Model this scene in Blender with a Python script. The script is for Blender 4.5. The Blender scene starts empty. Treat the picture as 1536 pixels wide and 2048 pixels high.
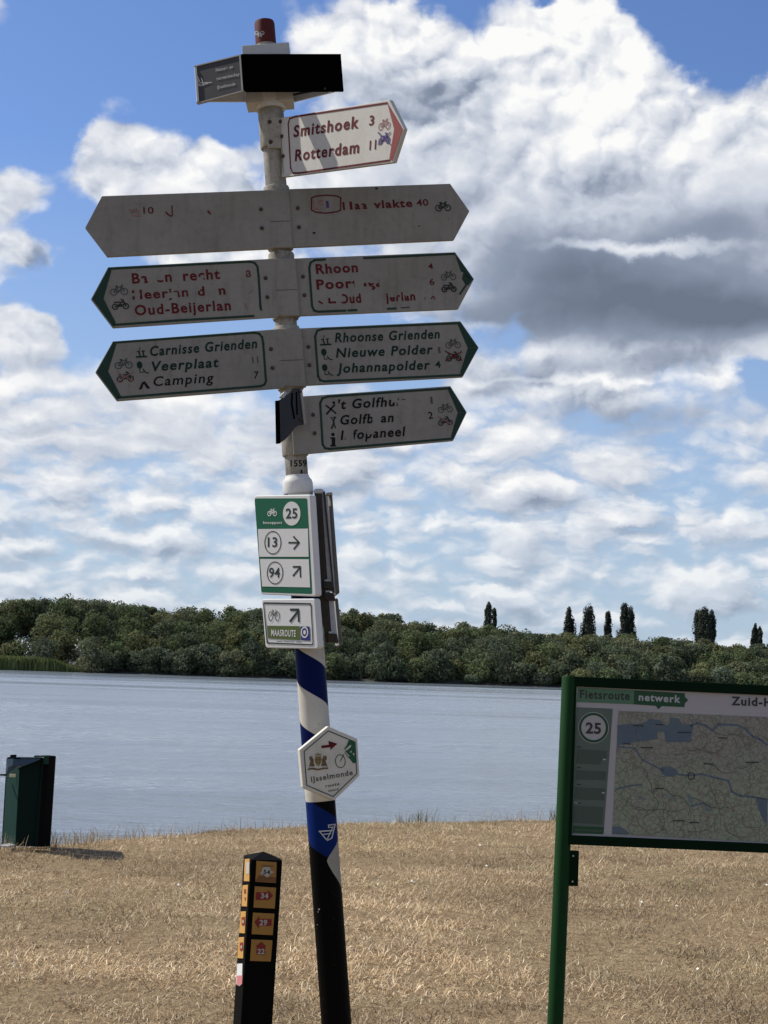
import bpy, bmesh, math, random
import numpy as np
from mathutils import Vector, Matrix
R = math.radians
scene = bpy.context.scene
COL = scene.collection
F = 3000.0; CX = 768.0; CY = 1024.0
PITCH = R(5.82); ROLL = R(1.8)
CAM = Vector((0, 0, 1.62))
fwd = Vector((0, math.cos(PITCH), math.sin(PITCH)))
_r0 = Vector((1, 0, 0)); _u0 = Vector((0, -math.sin(PITCH), math.cos(PITCH)))
RIGHT = _r0 * math.cos(ROLL) + _u0 * math.sin(ROLL)
UP = -_r0 * math.sin(ROLL) + _u0 * math.cos(ROLL)
def ray(px, py): return (fwd + RIGHT * ((px - CX) / F) + UP * ((CY - py) / F))
def at(px, py, Y):
    """real-world point on the vertical plane y = Y that a measurement of the photograph gives"""
    d = ray(px, py); return CAM + d * ((Y - CAM.y) / d.y)
def on_ground(px, py, z=0.0):
    d = ray(px, py); return CAM + d * ((z - CAM.z) / d.z)

# ------------------------------------------------------------ camera
cd = bpy.data.cameras.new('camera'); cam = bpy.data.objects.new('camera', cd); COL.objects.link(cam)
cd.sensor_fit = 'VERTICAL'; cd.sensor_height = 24.0; cd.lens = F / 2048 * 24.0
cd.clip_start = 0.05; cd.clip_end = 20000
m = Matrix((RIGHT, UP, -fwd)).transposed().to_4x4(); m.translation = CAM
cam.matrix_world = m
scene.camera = cam
scene.view_settings.view_transform = 'Standard'; scene.view_settings.look = 'None'
scene.view_settings.exposure = 0.25; scene.view_settings.gamma = 1.0
scene.view_settings.use_curve_mapping = False
scene.cycles.max_bounces = 6; scene.cycles.use_denoising = True

# ------------------------------------------------------------ sun
SUN_EL = R(48); sun_h = Vector((-0.94, 0.342, 0)).normalized()
sun_dir = Vector((sun_h.x * math.cos(SUN_EL), sun_h.y * math.cos(SUN_EL), math.sin(SUN_EL)))
sd = bpy.data.lights.new('sun', 'SUN'); sd.energy = 5.0; sd.angle = R(0.53); sd.color = (1.0, 0.95, 0.86)
so = bpy.data.objects.new('sun', sd); COL.objects.link(so)
so.rotation_euler = sun_dir.to_track_quat('Z', 'Y').to_euler()

# ------------------------------------------------------------ node helper
class NT:
    def __init__(s, tree): s.t = tree; s.n = tree.nodes; s.l = tree.links
    def set(s, sock, v):
        if v is None: return
        if isinstance(v, bpy.types.NodeSocket): s.l.new(v, sock)
        else:
            if hasattr(sock.default_value, '__len__'):
                if not hasattr(v, '__len__'): v = (v,) * len(sock.default_value)
                v = tuple(v)
                if len(v) == 3 and len(sock.default_value) == 4: v = v + (1,)
            sock.default_value = v
    def m(s, op, a, b=None, c=None, clamp=False):
        n = s.n.new('ShaderNodeMath'); n.operation = op; n.use_clamp = clamp
        for i, v in enumerate((a, b, c)): 
            if v is not None: s.set(n.inputs[i], v)
        return n.outputs[0]
    def v(s, op, a, b=None, scale=None):
        n = s.n.new('ShaderNodeVectorMath'); n.operation = op
        s.set(n.inputs[0], a)
        if b is not None: s.set(n.inputs[1], b)
        if scale is not None: s.set(n.inputs['Scale'], scale)
        return n.outputs['Value'] if op in ('LENGTH', 'DOT_PRODUCT', 'DISTANCE') else n.outputs[0]
    def xyz(s, v):
        n = s.n.new('ShaderNodeSeparateXYZ'); s.set(n.inputs[0], v); return n.outputs
    def comb(s, x, y, z):
        n = s.n.new('ShaderNodeCombineXYZ')
        for i, q in enumerate((x, y, z)): s.set(n.inputs[i], q)
        return n.outputs[0]
    def noise(s, vec, scale=1, detail=2, rough=0.5, lac=2.0, col=False, dist=0.0):
        n = s.n.new('ShaderNodeTexNoise'); n.inputs['Distortion'].default_value = dist
        if vec is not None: s.set(n.inputs['Vector'], vec)
        for k, q in (('Scale', scale), ('Detail', detail), ('Roughness', rough), ('Lacunarity', lac)): s.set(n.inputs[k], q)
        return n.outputs['Color' if col else 'Fac']
    def vor(s, vec, scale=1, detail=0, rough=0.5, feat='F1', out='Distance', smooth=None, rnd=1.0):
        n = s.n.new('ShaderNodeTexVoronoi'); n.feature = feat
        if vec is not None: s.set(n.inputs['Vector'], vec)
        n.inputs['Scale'].default_value = scale
        n.inputs['Randomness'].default_value = rnd
        if 'Detail' in n.inputs and feat != 'DISTANCE_TO_EDGE': n.inputs['Detail'].default_value = detail; n.inputs['Roughness'].default_value = rough
        if smooth is not None and feat == 'SMOOTH_F1': n.inputs['Smoothness'].default_value = smooth
        return n.outputs[out]
    def mr(s, x, a, b, c=0.0, d=1.0, smooth=False):
        n = s.n.new('ShaderNodeMapRange'); n.clamp = True
        if smooth: n.interpolation_type = 'SMOOTHSTEP'
        for i, q in enumerate((x, a, b, c, d)): s.set(n.inputs[i], q)
        return n.outputs[0]
    def mix(s, f, a, b, mode='MIX'):
        n = s.n.new('ShaderNodeMix'); n.data_type = 'RGBA'; n.blend_type = mode; n.clamp_factor = True
        s.set(n.inputs[0], f); s.set(n.inputs[6], a); s.set(n.inputs[7], b); return n.outputs[2]
    def ramp(s, f, stops, interp='LINEAR'):
        n = s.n.new('ShaderNodeValToRGB'); s.set(n.inputs[0], f); cr = n.color_ramp; cr.interpolation = interp
        while len(cr.elements) < len(stops): cr.elements.new(0.5)
        for e, (p, c) in zip(cr.elements, stops): e.position = p; e.color = (c[0], c[1], c[2], 1)
        return n.outputs[0]
    def bump(s, h, strength=0.5, dist=0.01, normal=None):
        n = s.n.new('ShaderNodeBump'); n.inputs['Strength'].default_value = strength; n.inputs['Distance'].default_value = dist
        s.set(n.inputs['Height'], h)
        if normal is not None: s.set(n.inputs['Normal'], normal)
        return n.outputs[0]

# ------------------------------------------------------------ sky with clouds (direction space, all round)
world = bpy.data.worlds.new('World'); scene.world = world; world.use_nodes = True
wt = world.node_tree; wt.nodes.clear(); w = NT(wt)
tc = w.n.new('ShaderNodeTexCoord'); D = tc.outputs['Generated']
sky = w.n.new('ShaderNodeTexSky'); sky.sky_type = 'NISHITA'; sky.sun_disc = False
sky.sun_elevation = SUN_EL; sky.sun_rotation = math.atan2(sun_h.x, sun_h.y)
sky.air_density = 1.0; sky.dust_density = 0.6; sky.ozone_density = 1.6; sky.altitude = 0
dx, dy, dz = w.xyz(D)
az = w.m('ARCTAN2', dx, dy); el = w.m('ARCSINE', dz)
K = 3.0                                                    # one unit is about 19 degrees
Q = w.comb(w.m('MULTIPLY', az, K), w.m('MULTIPLY', el, K), 0.0)
def qpt(px, py):
    d = ray(px, py).normalized(); return (math.atan2(d.x, d.y) * K, math.asin(d.z) * K)
# warp so the hand-laid cloud masses get ragged billowing outlines
Dn = w.v('MULTIPLY', D, (1.0, 1.0, 1.25))
w1 = w.v('SUBTRACT', w.noise(Dn, 9, 3, 0.55, col=True), (0.5, 0.5, 0.5))
w2 = w.v('SUBTRACT', w.noise(Dn, 34, 4, 0.6, col=True), (0.5, 0.5, 0.5))
Qw = w.v('ADD', Q, w.v('ADD', w.v('SCALE', w1, scale=0.13), w.v('SCALE', w2, scale=0.06)))
def blobsum(lst, vec):
    tot = None
    for (px, py, rx, ry, s) in lst:
        cx_, cy_ = qpt(px, py)
        l = w.v('LENGTH', w.v('MULTIPLY', w.v('SUBTRACT', vec, (cx_, cy_, 0)), (1000.0 / rx, 1000.0 / ry, 0)))
        b = w.mr(l, 0.0, 1.0, s, 0.0, smooth=True)
        tot = b if tot is None else w.m('ADD', tot, b)
    return tot
cover_blobs = [  # x, y, rx, ry, strength
    (720, 60, 230, 170, .9), (900, 150, 330, 200, .9), (640, 150, 170, 130, .5), (1180, 60, 190, 190, 1.0), (1210, 230, 250, 220, .9), (1060, 300, 420, 260, .9),
    (1440, 290, 220, 170, .8), (1360, 480, 420, 260, 1.0), (1020, 560, 420, 230, .9), (1330, 640, 420, 150, .9), (1530, 620, 200, 110, .8), (1560, 240, 120, 120, .6),
    (800, 400, 320, 200, .7), (620, 330, 220, 160, .7),
    (290, 350, 260, 130, 1.0), (170, 370, 130, 90, .5), (440, 290, 150, 90, .6), (200, 310, 120, 100, .4), (380, 430, 260, 130, .8), (560, 480, 260, 160, .6),
    (10, 400, 120, 70, .8), (40, 520, 150, 80, .8), (190, 560, 90, 50, .4), (60, 670, 130, 65, .8), (-20, 640, 140, 70, .5),
    (1150, 760, 400, 110, .9), (1050, 850, 330, 80, .5), (1440, 830, 200, 90, .5), (760, 700, 200, 90, .4), (420, 660, 200, 60, .5),
    (300, 800, 330, 110, .7), (500, 900, 380, 130, .7), (100, 900, 330, 120, .6), (800, 960, 350, 90, .55), (1150, 990, 420, 90, .55), (1450, 960, 220, 80, .5),
]
hole_blobs = [(250, 90, 380, 190, 1.1), (90, 250, 200, 120, .7), (1480, 45, 185, 145, 1.1), (1075, -5, 60, 50, .7), (130, 470, 110, 50, .6), (230, 610, 140, 60, .8), (150, 560, 80, 40, .4),
              (990, 820, 90, 70, .8), (1530, 760, 80, 60, .7), (1040, 925, 130, 40, .7), (420, 630, 190, 40, .5), (470, 230, 120, 60, .5), (40, 790, 160, 40, .4), (800, 860, 200, 30, .25)]
dark_blobs = [(850, 180, 230, 48, .34), (740, 165, 120, 30, .12), (980, 640, 330, 80, .5), (1330, 595, 620, 165, 1.0), (1150, 520, 330, 120, .32), (1480, 470, 220, 80, .2), (1520, 640, 260, 80, .45), (1420, 440, 300, 80, .50), (1000, 500, 300, 120, .28), (1150, 400, 300, 130, .24), (880, 330, 220, 100, .16),
              (1100, 745, 330, 50, .5), (1250, 835, 280, 60, .62), (820, 790, 240, 60, .35), (1000, 780, 120, 40, .3), (600, 870, 300, 50, .30), (250, 620, 120, 60, .25), (250, 880, 300, 30, .22), (90, 720, 150, 34, .32),
              (440, 420, 260, 60, .16), (900, 400, 220, 60, .18), (1350, 720, 200, 40, .35), (900, 1010, 400, 30, .15), (420, 980, 400, 26, .2), (40, 545, 120, 26, .3), (60, 440, 90, 30, .2)]
bright_blobs = [(1150, 90, 260, 260, .30), (1000, 60, 160, 120, .15), (640, 60, 120, 120, .18), (330, 300, 230, 70, .22), (1220, 200, 170, 110, .2), (880, 645, 190, 20, .55), (1280, 492, 260, 20, .55), (1480, 735, 60, 40, .45), (1350, 290, 160, 50, .2), (420, 800, 200, 40, .2), (1220, 760, 300, 14, .4), (960, 760, 60, 20, .3)]
Qd = w.v('ADD', Q, w.v('ADD', w.v('SCALE', w1, scale=0.07), w.v('SCALE', w2, scale=0.022)))
C1 = blobsum(cover_blobs, Qw); H1 = blobsum(hole_blobs, Qw); K1 = blobsum(dark_blobs, Qd); B1 = blobsum(bright_blobs, Qw)
# height field of the cloud billows, sampled twice (towards the sun) to light it
eld = w.m('MULTIPLY', el, 57.3)
def billow(vec, scale, detail):                              # inverted ridges: round heads with creases between
    n = w.n.new('ShaderNodeTexNoise'); n.noise_type = 'RIDGED_MULTIFRACTAL'; n.normalize = True
    w.set(n.inputs['Vector'], vec)
    for k, q in (('Scale', scale), ('Detail', detail), ('Roughness', 0.5), ('Offset', 1.0), ('Gain', 1.6)): n.inputs[k].default_value = q
    return w.m('SUBTRACT', 1.0, n.outputs['Fac'])
def height(vec):
    n1 = w.noise(vec, 6.5, 7, 0.56)
    return w.m('ADD', w.m('MULTIPLY', n1, 0.75), w.m('MULTIPLY', billow(vec, 9.0, 4), 0.30))
Dv = w.v('ADD', Dn, w.v('SCALE', w2, scale=0.02))
Ha = height(Dv)
off = Vector((-0.009, 0.0, 0.014))
Hb = height(w.v('ADD', Dv, tuple(off)))
# flattened small cumulus rows low over the horizon
Dl = w.v('MULTIPLY', Dv, (1.0, 1.0, 1.9))
def low(vec):
    return w.m('ADD', w.m('MULTIPLY', w.noise(vec, 15, 5, 0.54), 0.72), w.m('MULTIPLY', billow(vec, 19.0, 3), 0.28))
La = low(Dl); Lb = low(w.v('ADD', Dl, (-0.007, 0, 0.018)))
Lm = w.m('MULTIPLY', w.m('SUBTRACT', w.noise(w.v('MULTIPLY', D, (1, 1, 3)), 6, 3, 0.5), 0.5), 2.4)
lowf = w.mr(eld, 5.5, 12.0, 1.0, 0.0, smooth=True)
inview = w.m('MULTIPLY', w.mr(w.m('ABSOLUTE', az), R(15.5), R(24), 1.0, 0.0, smooth=True), w.mr(eld, 26.0, 34.0, 1.0, 0.0, smooth=True))
gen = w.m('MULTIPLY', w.m('SUBTRACT', w.noise(D, 2.6, 3, 0.5), 0.52), 5.0)      # broken cumulus all round, thinned out of view to lower the ambient light
lay = w.m('SUBTRACT', C1, H1)
up_c = w.m('ADD', w.m('MULTIPLY', lay, inview), w.m('MULTIPLY', gen, w.m('SUBTRACT', 1.0, inview)))
lo_c = w.m('SUBTRACT', w.m('ADD', Lm, w.m('MULTIPLY', w.m('SUBTRACT', La, 0.19), 5.0)), w.m('MULTIPLY', H1, w.m('MULTIPLY', inview, 0.5)))
hi_f = w.m('ADD', w.m('MINIMUM', up_c, 1.35), w.m('MULTIPLY', w.m('SUBTRACT', Ha, 0.34), 2.6))
dens = w.m('ADD', w.m('MULTIPLY', hi_f, w.m('SUBTRACT', 1.0, lowf)), w.m('MULTIPLY', lo_c, lowf))
alpha = w.mr(dens, w.mr(lowf, 0, 1, 0.05, -0.6), w.mr(lowf, 0, 1, 0.55, 1.25), 0.0, 1.0, smooth=True)
thick = w.mr(dens, 0.3, 1.6, 0.0, 1.0)
dark = w.m('ADD', w.m('MULTIPLY', K1, inview), w.m('MULTIPLY', w.mr(w.noise(w.v('MULTIPLY', D, (1, 1, 2)), 3.2, 3, .5), .5, .75, 0, .7), w.m('SUBTRACT', 1.0, inview)))
slope_h = w.m('ADD', w.m('MULTIPLY', w.m('SUBTRACT', Ha, Hb), 1.25), w.m('MULTIPLY', w.m('SUBTRACT', billow(Dv, 24.0, 3), billow(w.v('ADD', Dv, (-0.004, 0, 0.007)), 24.0, 3)), w.mr(w.noise(D, 5.0, 2, .5), .38, .62, .12, .42)))
slope_l = w.m('MULTIPLY', w.m('SUBTRACT', La, Lb), 1.35)
slope = w.m('ADD', w.m('MULTIPLY', slope_h, w.m('SUBTRACT', 1.0, lowf)), w.m('MULTIPLY', slope_l, lowf))
slope = w.m('MULTIPLY', slope, w.m('SUBTRACT', 1.0, w.m('MULTIPLY', w.m('MINIMUM', w.m('MULTIPLY', dark, 1.3), 1.0), 0.85)))
lit = w.m('ADD', w.m('ADD', 0.70, slope), w.m('SUBTRACT', w.m('MULTIPLY', B1, inview), w.m('MULTIPLY', dark, 0.62)))
lit = w.m('SUBTRACT', lit, w.m('MULTIPLY', thick, 0.06))
lit = w.m('SUBTRACT', lit, w.m('MULTIPLY', lowf, 0.03))
ccol = w.ramp(lit, [(0.0, (1.25, 1.52, 2.05)), (0.25, (2.3, 2.7, 3.5)), (0.5, (4.6, 5.0, 5.75)), (0.75, (6.5, 6.7, 7.1)), (1.0, (8.4, 8.35, 8.2))])
# ramp colours clamp at 1 in the picker only; keep them as physical radiance
skycol = w.mix(1.0, sky.outputs[0], (.70, .84, 1.12), mode='MULTIPLY')
haze = w.mr(eld, 0.0, 19.0, 0.88, 0.0)
skycol = w.mix(haze, skycol, (3.7, 4.75, 6.0))
out = w.mix(w.m('MULTIPLY', alpha, w.mr(eld, -1.0, 7.0, 0.45, 0.97)), skycol, ccol)
bg = w.n.new('ShaderNodeBackground'); w.set(bg.inputs[0], out); bg.inputs[1].default_value = 0.10
wo = w.n.new('ShaderNodeOutputWorld'); w.l.new(bg.outputs[0], wo.inputs[0])
world.cycles.sampling_method = 'MANUAL'; world.cycles.sample_map_resolution = 512

# ================================================================ helpers
def principled(name):
    mt = bpy.data.materials.new(name); mt.use_nodes = True
    t = NT(mt.node_tree); p = t.n['Principled BSDF']; return mt, t, p
def paint(name, col, rough=0.5, dirt=0.0, dirt_col=(.10, .085, .06), scale=14, spec=0.4, bump=0.0, metal=0.0, streak=0.0):
    mt, t, p = principled(name)
    tcn = t.n.new('ShaderNodeTexCoord'); oc = tcn.outputs['Object']
    c = col
    if dirt > 0:
        n = t.noise(oc, scale, 6, 0.62)
        n2 = t.noise(oc, scale * 9, 3, 0.6)
        f = t.m('MULTIPLY', t.mr(n, 0.42, 0.78), dirt)
        f = t.m('ADD', f, t.m('MULTIPLY', t.mr(n2, 0.52, 0.80), dirt * 0.6))
        if streak > 0:
            sv = t.v('MULTIPLY', oc, (1.0, 1.0, 0.12))
            f = t.m('ADD', f, t.m('MULTIPLY', t.mr(t.noise(sv, 42, 4, 0.6), 0.5, 0.75), streak))
        c = t.mix(f, col, dirt_col)
        t.set(p.inputs['Base Color'], c)
        r = t.m('ADD', rough, t.m('MULTIPLY', n, 0.2)); t.set(p.inputs['Roughness'], r)
    else:
        t.set(p.inputs['Base Color'], col); p.inputs['Roughness'].default_value = rough
    p.inputs['Specular IOR Level'].default_value = spec
    p.inputs['Metallic'].default_value = metal
    if bump > 0: t.set(p.inputs['Normal'], t.bump(t.noise(oc, 60, 4, .6), 0.4, bump))
    return mt
M = {}
M['sign'] = paint('aged_shaded_white_sign', (.245, .234, .208), .65, .45, (.115, .108, .08), 6, streak=.3, spec=.10)  # aged white, darkened further so the colour carries the shade on the arms
M['sign_sunlit'] = paint('sunlit_white_sign', (.50, .485, .445), .6, .22, (.26, .23, .18), 12, streak=.1, spec=.15)  # lighter copy of the sign white, sunlight put into its colour
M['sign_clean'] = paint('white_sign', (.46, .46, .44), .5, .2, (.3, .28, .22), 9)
M['sign_rim'] = paint('grey_white_rim', (.27, .265, .245), .5, .3, (.18, .15, .11), 20, streak=.2)
M['pole'] = paint('weathered_white_pole', (.33, .31, .26), .6, .75, (.04, .033, .022), 13, bump=.0006, streak=.4, spec=.2)
M['socket'] = paint('white_reducer', (.62, .61, .58), .4, .25, (.2, .16, .11), 10, streak=.1)
M['green'] = paint('dark_green_print', (.002, .028, .014), .6, .10, (.02, .04, .03), 40)
M['green_text'] = paint('green_lettering', (.004, .024, .018), .6, .15, (.04, .06, .045), 70, spec=.15)
M['red_text'] = paint('faded_red_lettering', (.095, .007, .011), .6, .25, (.13, .05, .045), 90, spec=.15)
M['red_dim'] = paint('pink_red_print', (.24, .10, .09), .55, .4, (.3, .24, .2), 90)
M['black'] = paint('black_print', (.006, .006, .007), .6, .1, (.03, .03, .03), 50, spec=.15)
M['pict'] = paint('dark_pictogram', (.012, .015, .012), .6, .3, (.05, .05, .045), 80)
M['pict_faded'] = paint('faded_grey_pictogram', (.05, .06, .05), .6, .4, (.1, .1, .09), 80)
M['violet'] = paint('violet_print', (.05, .025, .14), .6, .2, (.1, .08, .15), 80)
M['red_cap'] = paint('dark_red_cap', (.085, .012, .010), .6, .45, (.04, .02, .018), 18, streak=.3, spec=.2)
M['panel_black'] = paint('black_panel', (.0008, .0008, .001), .8, .1, (.002, .002, .002), 20, spec=.02)
M['panel_grey'] = paint('faded_charcoal_panel', (.035, .035, .040), .65, .25, (.05, .05, .05), 25, streak=.1)
M['soft_white'] = paint('soft_white_print', (.42, .42, .42), .6, .35, (.15, .15, .15), 120)
M['bolt'] = paint('rusty_bolt', (.05, .04, .032), .6, .5, (.14, .06, .03), 200, metal=.3)
M['steel'] = paint('dull_dark_bracket', (.035, .03, .026), .5, .4, (.10, .06, .04), 60, metal=.5)
M['galv'] = paint('galvanised_steel', (.42, .43, .44), .45, .3, (.2, .18, .15), 60, metal=.6)
M['smoke'] = paint('dark_smoked_plate', (.012, .012, .014), .4, .35, (.03, .028, .025), 22, streak=.3)
M['node_green'] = paint('node_sign_green', (.006, .105, .055), .5, .08, (.02, .08, .05), 40, spec=.25)
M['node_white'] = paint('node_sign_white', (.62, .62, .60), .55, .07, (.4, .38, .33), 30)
M['node_text'] = paint('node_sign_dark', (.015, .028, .026), .5)
M['olive'] = paint('olive_print', (.075, .11, .022), .5, .1, (.05, .07, .03), 50)
M['navy'] = paint('navy_print', (.016, .025, .16), .5)
M['hexwhite'] = paint('hexagon_white', (.56, .53, .45), .55, .3, (.27, .23, .16), 16, streak=.15)
M['hexgreen'] = paint('hexagon_green', (.003, .075, .03), .5, .1, (.02, .06, .03), 60)
M['hexdark'] = paint('hexagon_border', (.02, .055, .03), .5)
M['crest'] = paint('brown_crest', (.13, .085, .035), .6, .5, (.05, .035, .02), 220)
M['crest_gold'] = paint('gold_crest', (.26, .19, .07), .6, .3, (.1, .07, .03), 220)
M['grey_text'] = paint('weathered_grey_lettering', (.05, .055, .04), .6, .3, (.11, .11, .09), 130)
M['post_black'] = paint('black_plastic_post', (.002, .002, .002), .65, .3, (.007, .0065, .006), 24, spec=.06, bump=.0008)
M['plaque'] = paint('orange_plaque', (.34, .175, .04), .6, .3, (.22, .13, .05), 34, spec=.2)
M['plaque_red'] = paint('plaque_red', (.19, .012, .008), .6, .2, (.2, .05, .03), 50)
M['plaque_white'] = paint('plaque_white', (.40, .38, .33), .6, .2, (.35, .3, .22), 60)
M['pink'] = paint('pink_sticker', (.50, .17, .17), .5, .2, (.4, .3, .28), 60)
M['board_green'] = paint('green_powder_coat', (.006, .036, .008), .55, .22, (.006, .016, .006), 12, spec=.10)
M['board_frame'] = paint('dark_green_frame', (.002, .012, .004), .6, .2, (.003, .006, .003), 14, spec=.06)
M['board_white'] = paint('board_paper', (.36, .345, .345), .5, .08, (.27, .26, .25), 8, spec=.2)
M['board_side'] = paint('board_grey_green', (.098, .128, .104), .5, .1, (.08, .10, .085), 8, spec=.2)
M['board_side_dark'] = paint('board_text_block', (.058, .082, .064), .5, .35, (.09, .11, .09), 240, spec=.2)
M['board_tint'] = paint('board_header_tint', (.085, .17, .105), .5, .05, (.075, .15, .09), 10, spec=.2)
M['board_head'] = paint('board_header_green', (.003, .052, .018), .5)
M['board_ink'] = paint('board_ink', (.012, .016, .015), .4)
M['map_blue'] = paint('map_water', (.085, .12, .155), .5, .5, (.15, .165, .15), 30, spec=.2)
M['map_road'] = paint('map_roads', (.095, .09, .07), .5)
M['map_pink'] = paint('map_town', (.27, .18, .155), .4, .4, (.24, .24, .15), 60)
M['bin'] = paint('green_bin_metal', (.003, .012, .010), .6, .3, (.006, .010, .008), 9, spec=.08)
M['bin_sunlit'] = paint('sunlit_bin_green', (.008, .038, .030), .55, .3, (.012, .025, .019), 9, spec=.12)  # bin green brightened to look sunlit, also on lid bar and hinge
M['liner'] = paint('blue_plastic_liner', (.012, .035, .06), .3, .2, (.02, .03, .04), 30, spec=.5)
M['sticker'] = paint('yellowed_sticker', (.55, .52, .36), .5)

def tag(o, label=None, cat=None, group=None, kind=None):
    if label: o['label'] = label
    if cat: o['category'] = cat
    if group: o['group'] = group
    if kind: o['kind'] = kind
    return o
def thing(name, loc, label, cat, group=None):
    o = bpy.data.objects.new(name, None); o.empty_display_size = .1; COL.objects.link(o); o.location = loc
    return tag(o, label, cat, group)
def root_loc(parent):
    o = parent
    while o.parent: o = o.parent
    return Vector(o.location)
def mk(name, verts, faces, mat, parent=None, smooth=False, origin=None, bevel=0.0, uv=None, label=None, angle=40):
    """world-space verts -> ONE mesh object whose origin is its thing's base"""
    org = root_loc(parent) if parent else (Vector(origin) if origin is not None else Vector((0, 0, 0)))
    me = bpy.data.meshes.new(name)
    me.from_pydata([tuple(Vector(v) - org) for v in verts], [], faces); me.update()
    if mat: me.materials.append(mat)
    if smooth: me.shade_smooth()
    o = bpy.data.objects.new(name, me); COL.objects.link(o)
    if parent: o.parent = parent
    else: o.location = org
    if uv is not None:
        l = me.uv_layers.new(name='UVMap')
        for lp in me.loops: l.data[lp.index].uv = uv[lp.vertex_index]
    if smooth and angle < 180: me.set_sharp_from_angle(angle=R(angle))
    if bevel > 0:
        b = o.modifiers.new('bevel', 'BEVEL'); b.width = bevel; b.segments = 2; b.limit_method = 'ANGLE'; b.angle_limit = R(35)
    if label: o['label'] = label
    return o

class Surf:
    """a real flat plane in the place: origin O, axes U (right), V (up), N (out, to the viewer side)"""
    def __init__(s, O, U, V):
        s.O = Vector(O); s.U = Vector(U).normalized(); V = Vector(V); s.V = (V - s.U * V.dot(s.U)).normalized(); s.N = s.U.cross(s.V)
    @staticmethod
    def between(pl, Yl, pr, Yr, vh):
        A = at(*pl, Yl); B = at(*pr, Yr); return Surf(A, B - A, vh)
    def uv(s, p):
        d = ray(*p); t = (s.O - CAM).dot(s.N) / d.dot(s.N); q = CAM + d * t - s.O
        return (q.dot(s.U), q.dot(s.V))
    def pt(s, u, v, w=0.0): return s.O + s.U * u + s.V * v + s.N * w
    def pts(s, px): return [s.uv(p) for p in px]
    def prism(s, name, uvs, w0, w1, mat, parent, bevel=0.0, label=None):
        n = len(uvs)
        area = sum(uvs[i][0] * uvs[(i + 1) % n][1] - uvs[(i + 1) % n][0] * uvs[i][1] for i in range(n))
        if area < 0: uvs = uvs[::-1]
        vs = [s.pt(u, v, w1) for u, v in uvs] + [s.pt(u, v, w0) for u, v in uvs]
        fs = [tuple(range(n)), tuple(range(2 * n - 1, n - 1, -1))] + [(i, n + i, n + (i + 1) % n, (i + 1) % n) for i in range(n)]
        return mk(name, vs, fs, mat, parent, bevel=bevel, uv=list(uvs) * 2, label=label)
    def flat(s, name, polys, mat, parent, layer=1, label=None):
        multi = len(polys) > 1
        vs = []; fs = []; uv = []
        w_ = 0.0004 + 0.0006 * layer
        for pl in polys:
            n = len(pl)
            area = sum(pl[i][0] * pl[(i + 1) % n][1] - pl[(i + 1) % n][0] * pl[i][1] for i in range(n))
            if area < 0: pl = pl[::-1]
            b = len(vs); vs += [s.pt(u, v, w_) for u, v in pl]; uv += list(pl); fs.append(tuple(range(b, b + n)))
        o = mk(name, vs, fs, mat, parent, uv=uv, label=label)
        if multi: o['kind'] = 'stuff'
        return o
    def tris(s, name, v2, f2, mat, parent, layer=1, label=None):
        w_ = 0.0004 + 0.0006 * layer
        return mk(name, [s.pt(u, v, w_) for u, v in v2], f2, mat, parent, label=label)

def rrect(p, r=0.01, k=4, corners=(1, 1, 1, 1)):
    """rounded corners of a convex polygon (uv)"""
    out = []; n = len(p)
    for i in range(n):
        a, b, c = Vector(p[i - 1]), Vector(p[i]), Vector(p[(i + 1) % n])
        if i < len(corners) and not corners[i]: out.append(tuple(b)); continue
        d1 = (a - b).normalized(); d2 = (c - b).normalized()
        ang = d1.angle(d2); t = min(r / math.tan(ang / 2), (a - b).length * .45, (c - b).length * .45)
        s, e = b + d1 * t, b + d2 * t
        for j in range(k + 1):
            x = j / k; out.append(tuple(s * (1 - x) ** 2 + b * 2 * x * (1 - x) + e * x * x))
    return out
def inset(p, d):
    """offset a polygon inwards (uv), works for convex outlines"""
    n = len(p); area = sum(p[i][0] * p[(i + 1) % n][1] - p[(i + 1) % n][0] * p[i][1] for i in range(n))
    sg = 1 if area > 0 else -1; out = []
    for i in range(n):
        a, b, c = Vector(p[i - 1]), Vector(p[i]), Vector(p[(i + 1) % n])
        e1 = (b - a).normalized(); e2 = (c - b).normalized()
        n1 = Vector((-e1.y, e1.x)) * sg; n2 = Vector((-e2.y, e2.x)) * sg
        bis = (n1 + n2); L = bis.length; bis = bis / L if L > 1e-6 else n1
        out.append(tuple(b + bis * (d / max(0.3, bis.dot(n1)))))
    return out
def ringpolys(outer, inner, skip=()):
    n = len(outer); return [[outer[i], outer[(i + 1) % n], inner[(i + 1) % n], inner[i]] for i in range(n) if i not in skip]
def stroke(pts, wd):
    out = []
    for a, b in zip(pts, pts[1:]):
        a = Vector(a); b = Vector(b); d = (b - a)
        if d.length < 1e-9: continue
        d.normalize(); n = Vector((-d.y, d.x)) * wd / 2; e = d * wd * .3
        out.append([tuple(a - e + n), tuple(b + e + n), tuple(b + e - n), tuple(a - e - n)])
    return out
def circ(c, r, n=20, ry=None): return [(c[0] + r * math.cos(2 * math.pi * i / n), c[1] + (ry or r) * math.sin(2 * math.pi * i / n)) for i in range(n)]
def ring(c, r, wd, n=20, ry=None):
    ry = ry or r; return ringpolys(circ(c, r + wd / 2, n, ry + wd / 2), circ(c, r - wd / 2, n, ry - wd / 2))
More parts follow.
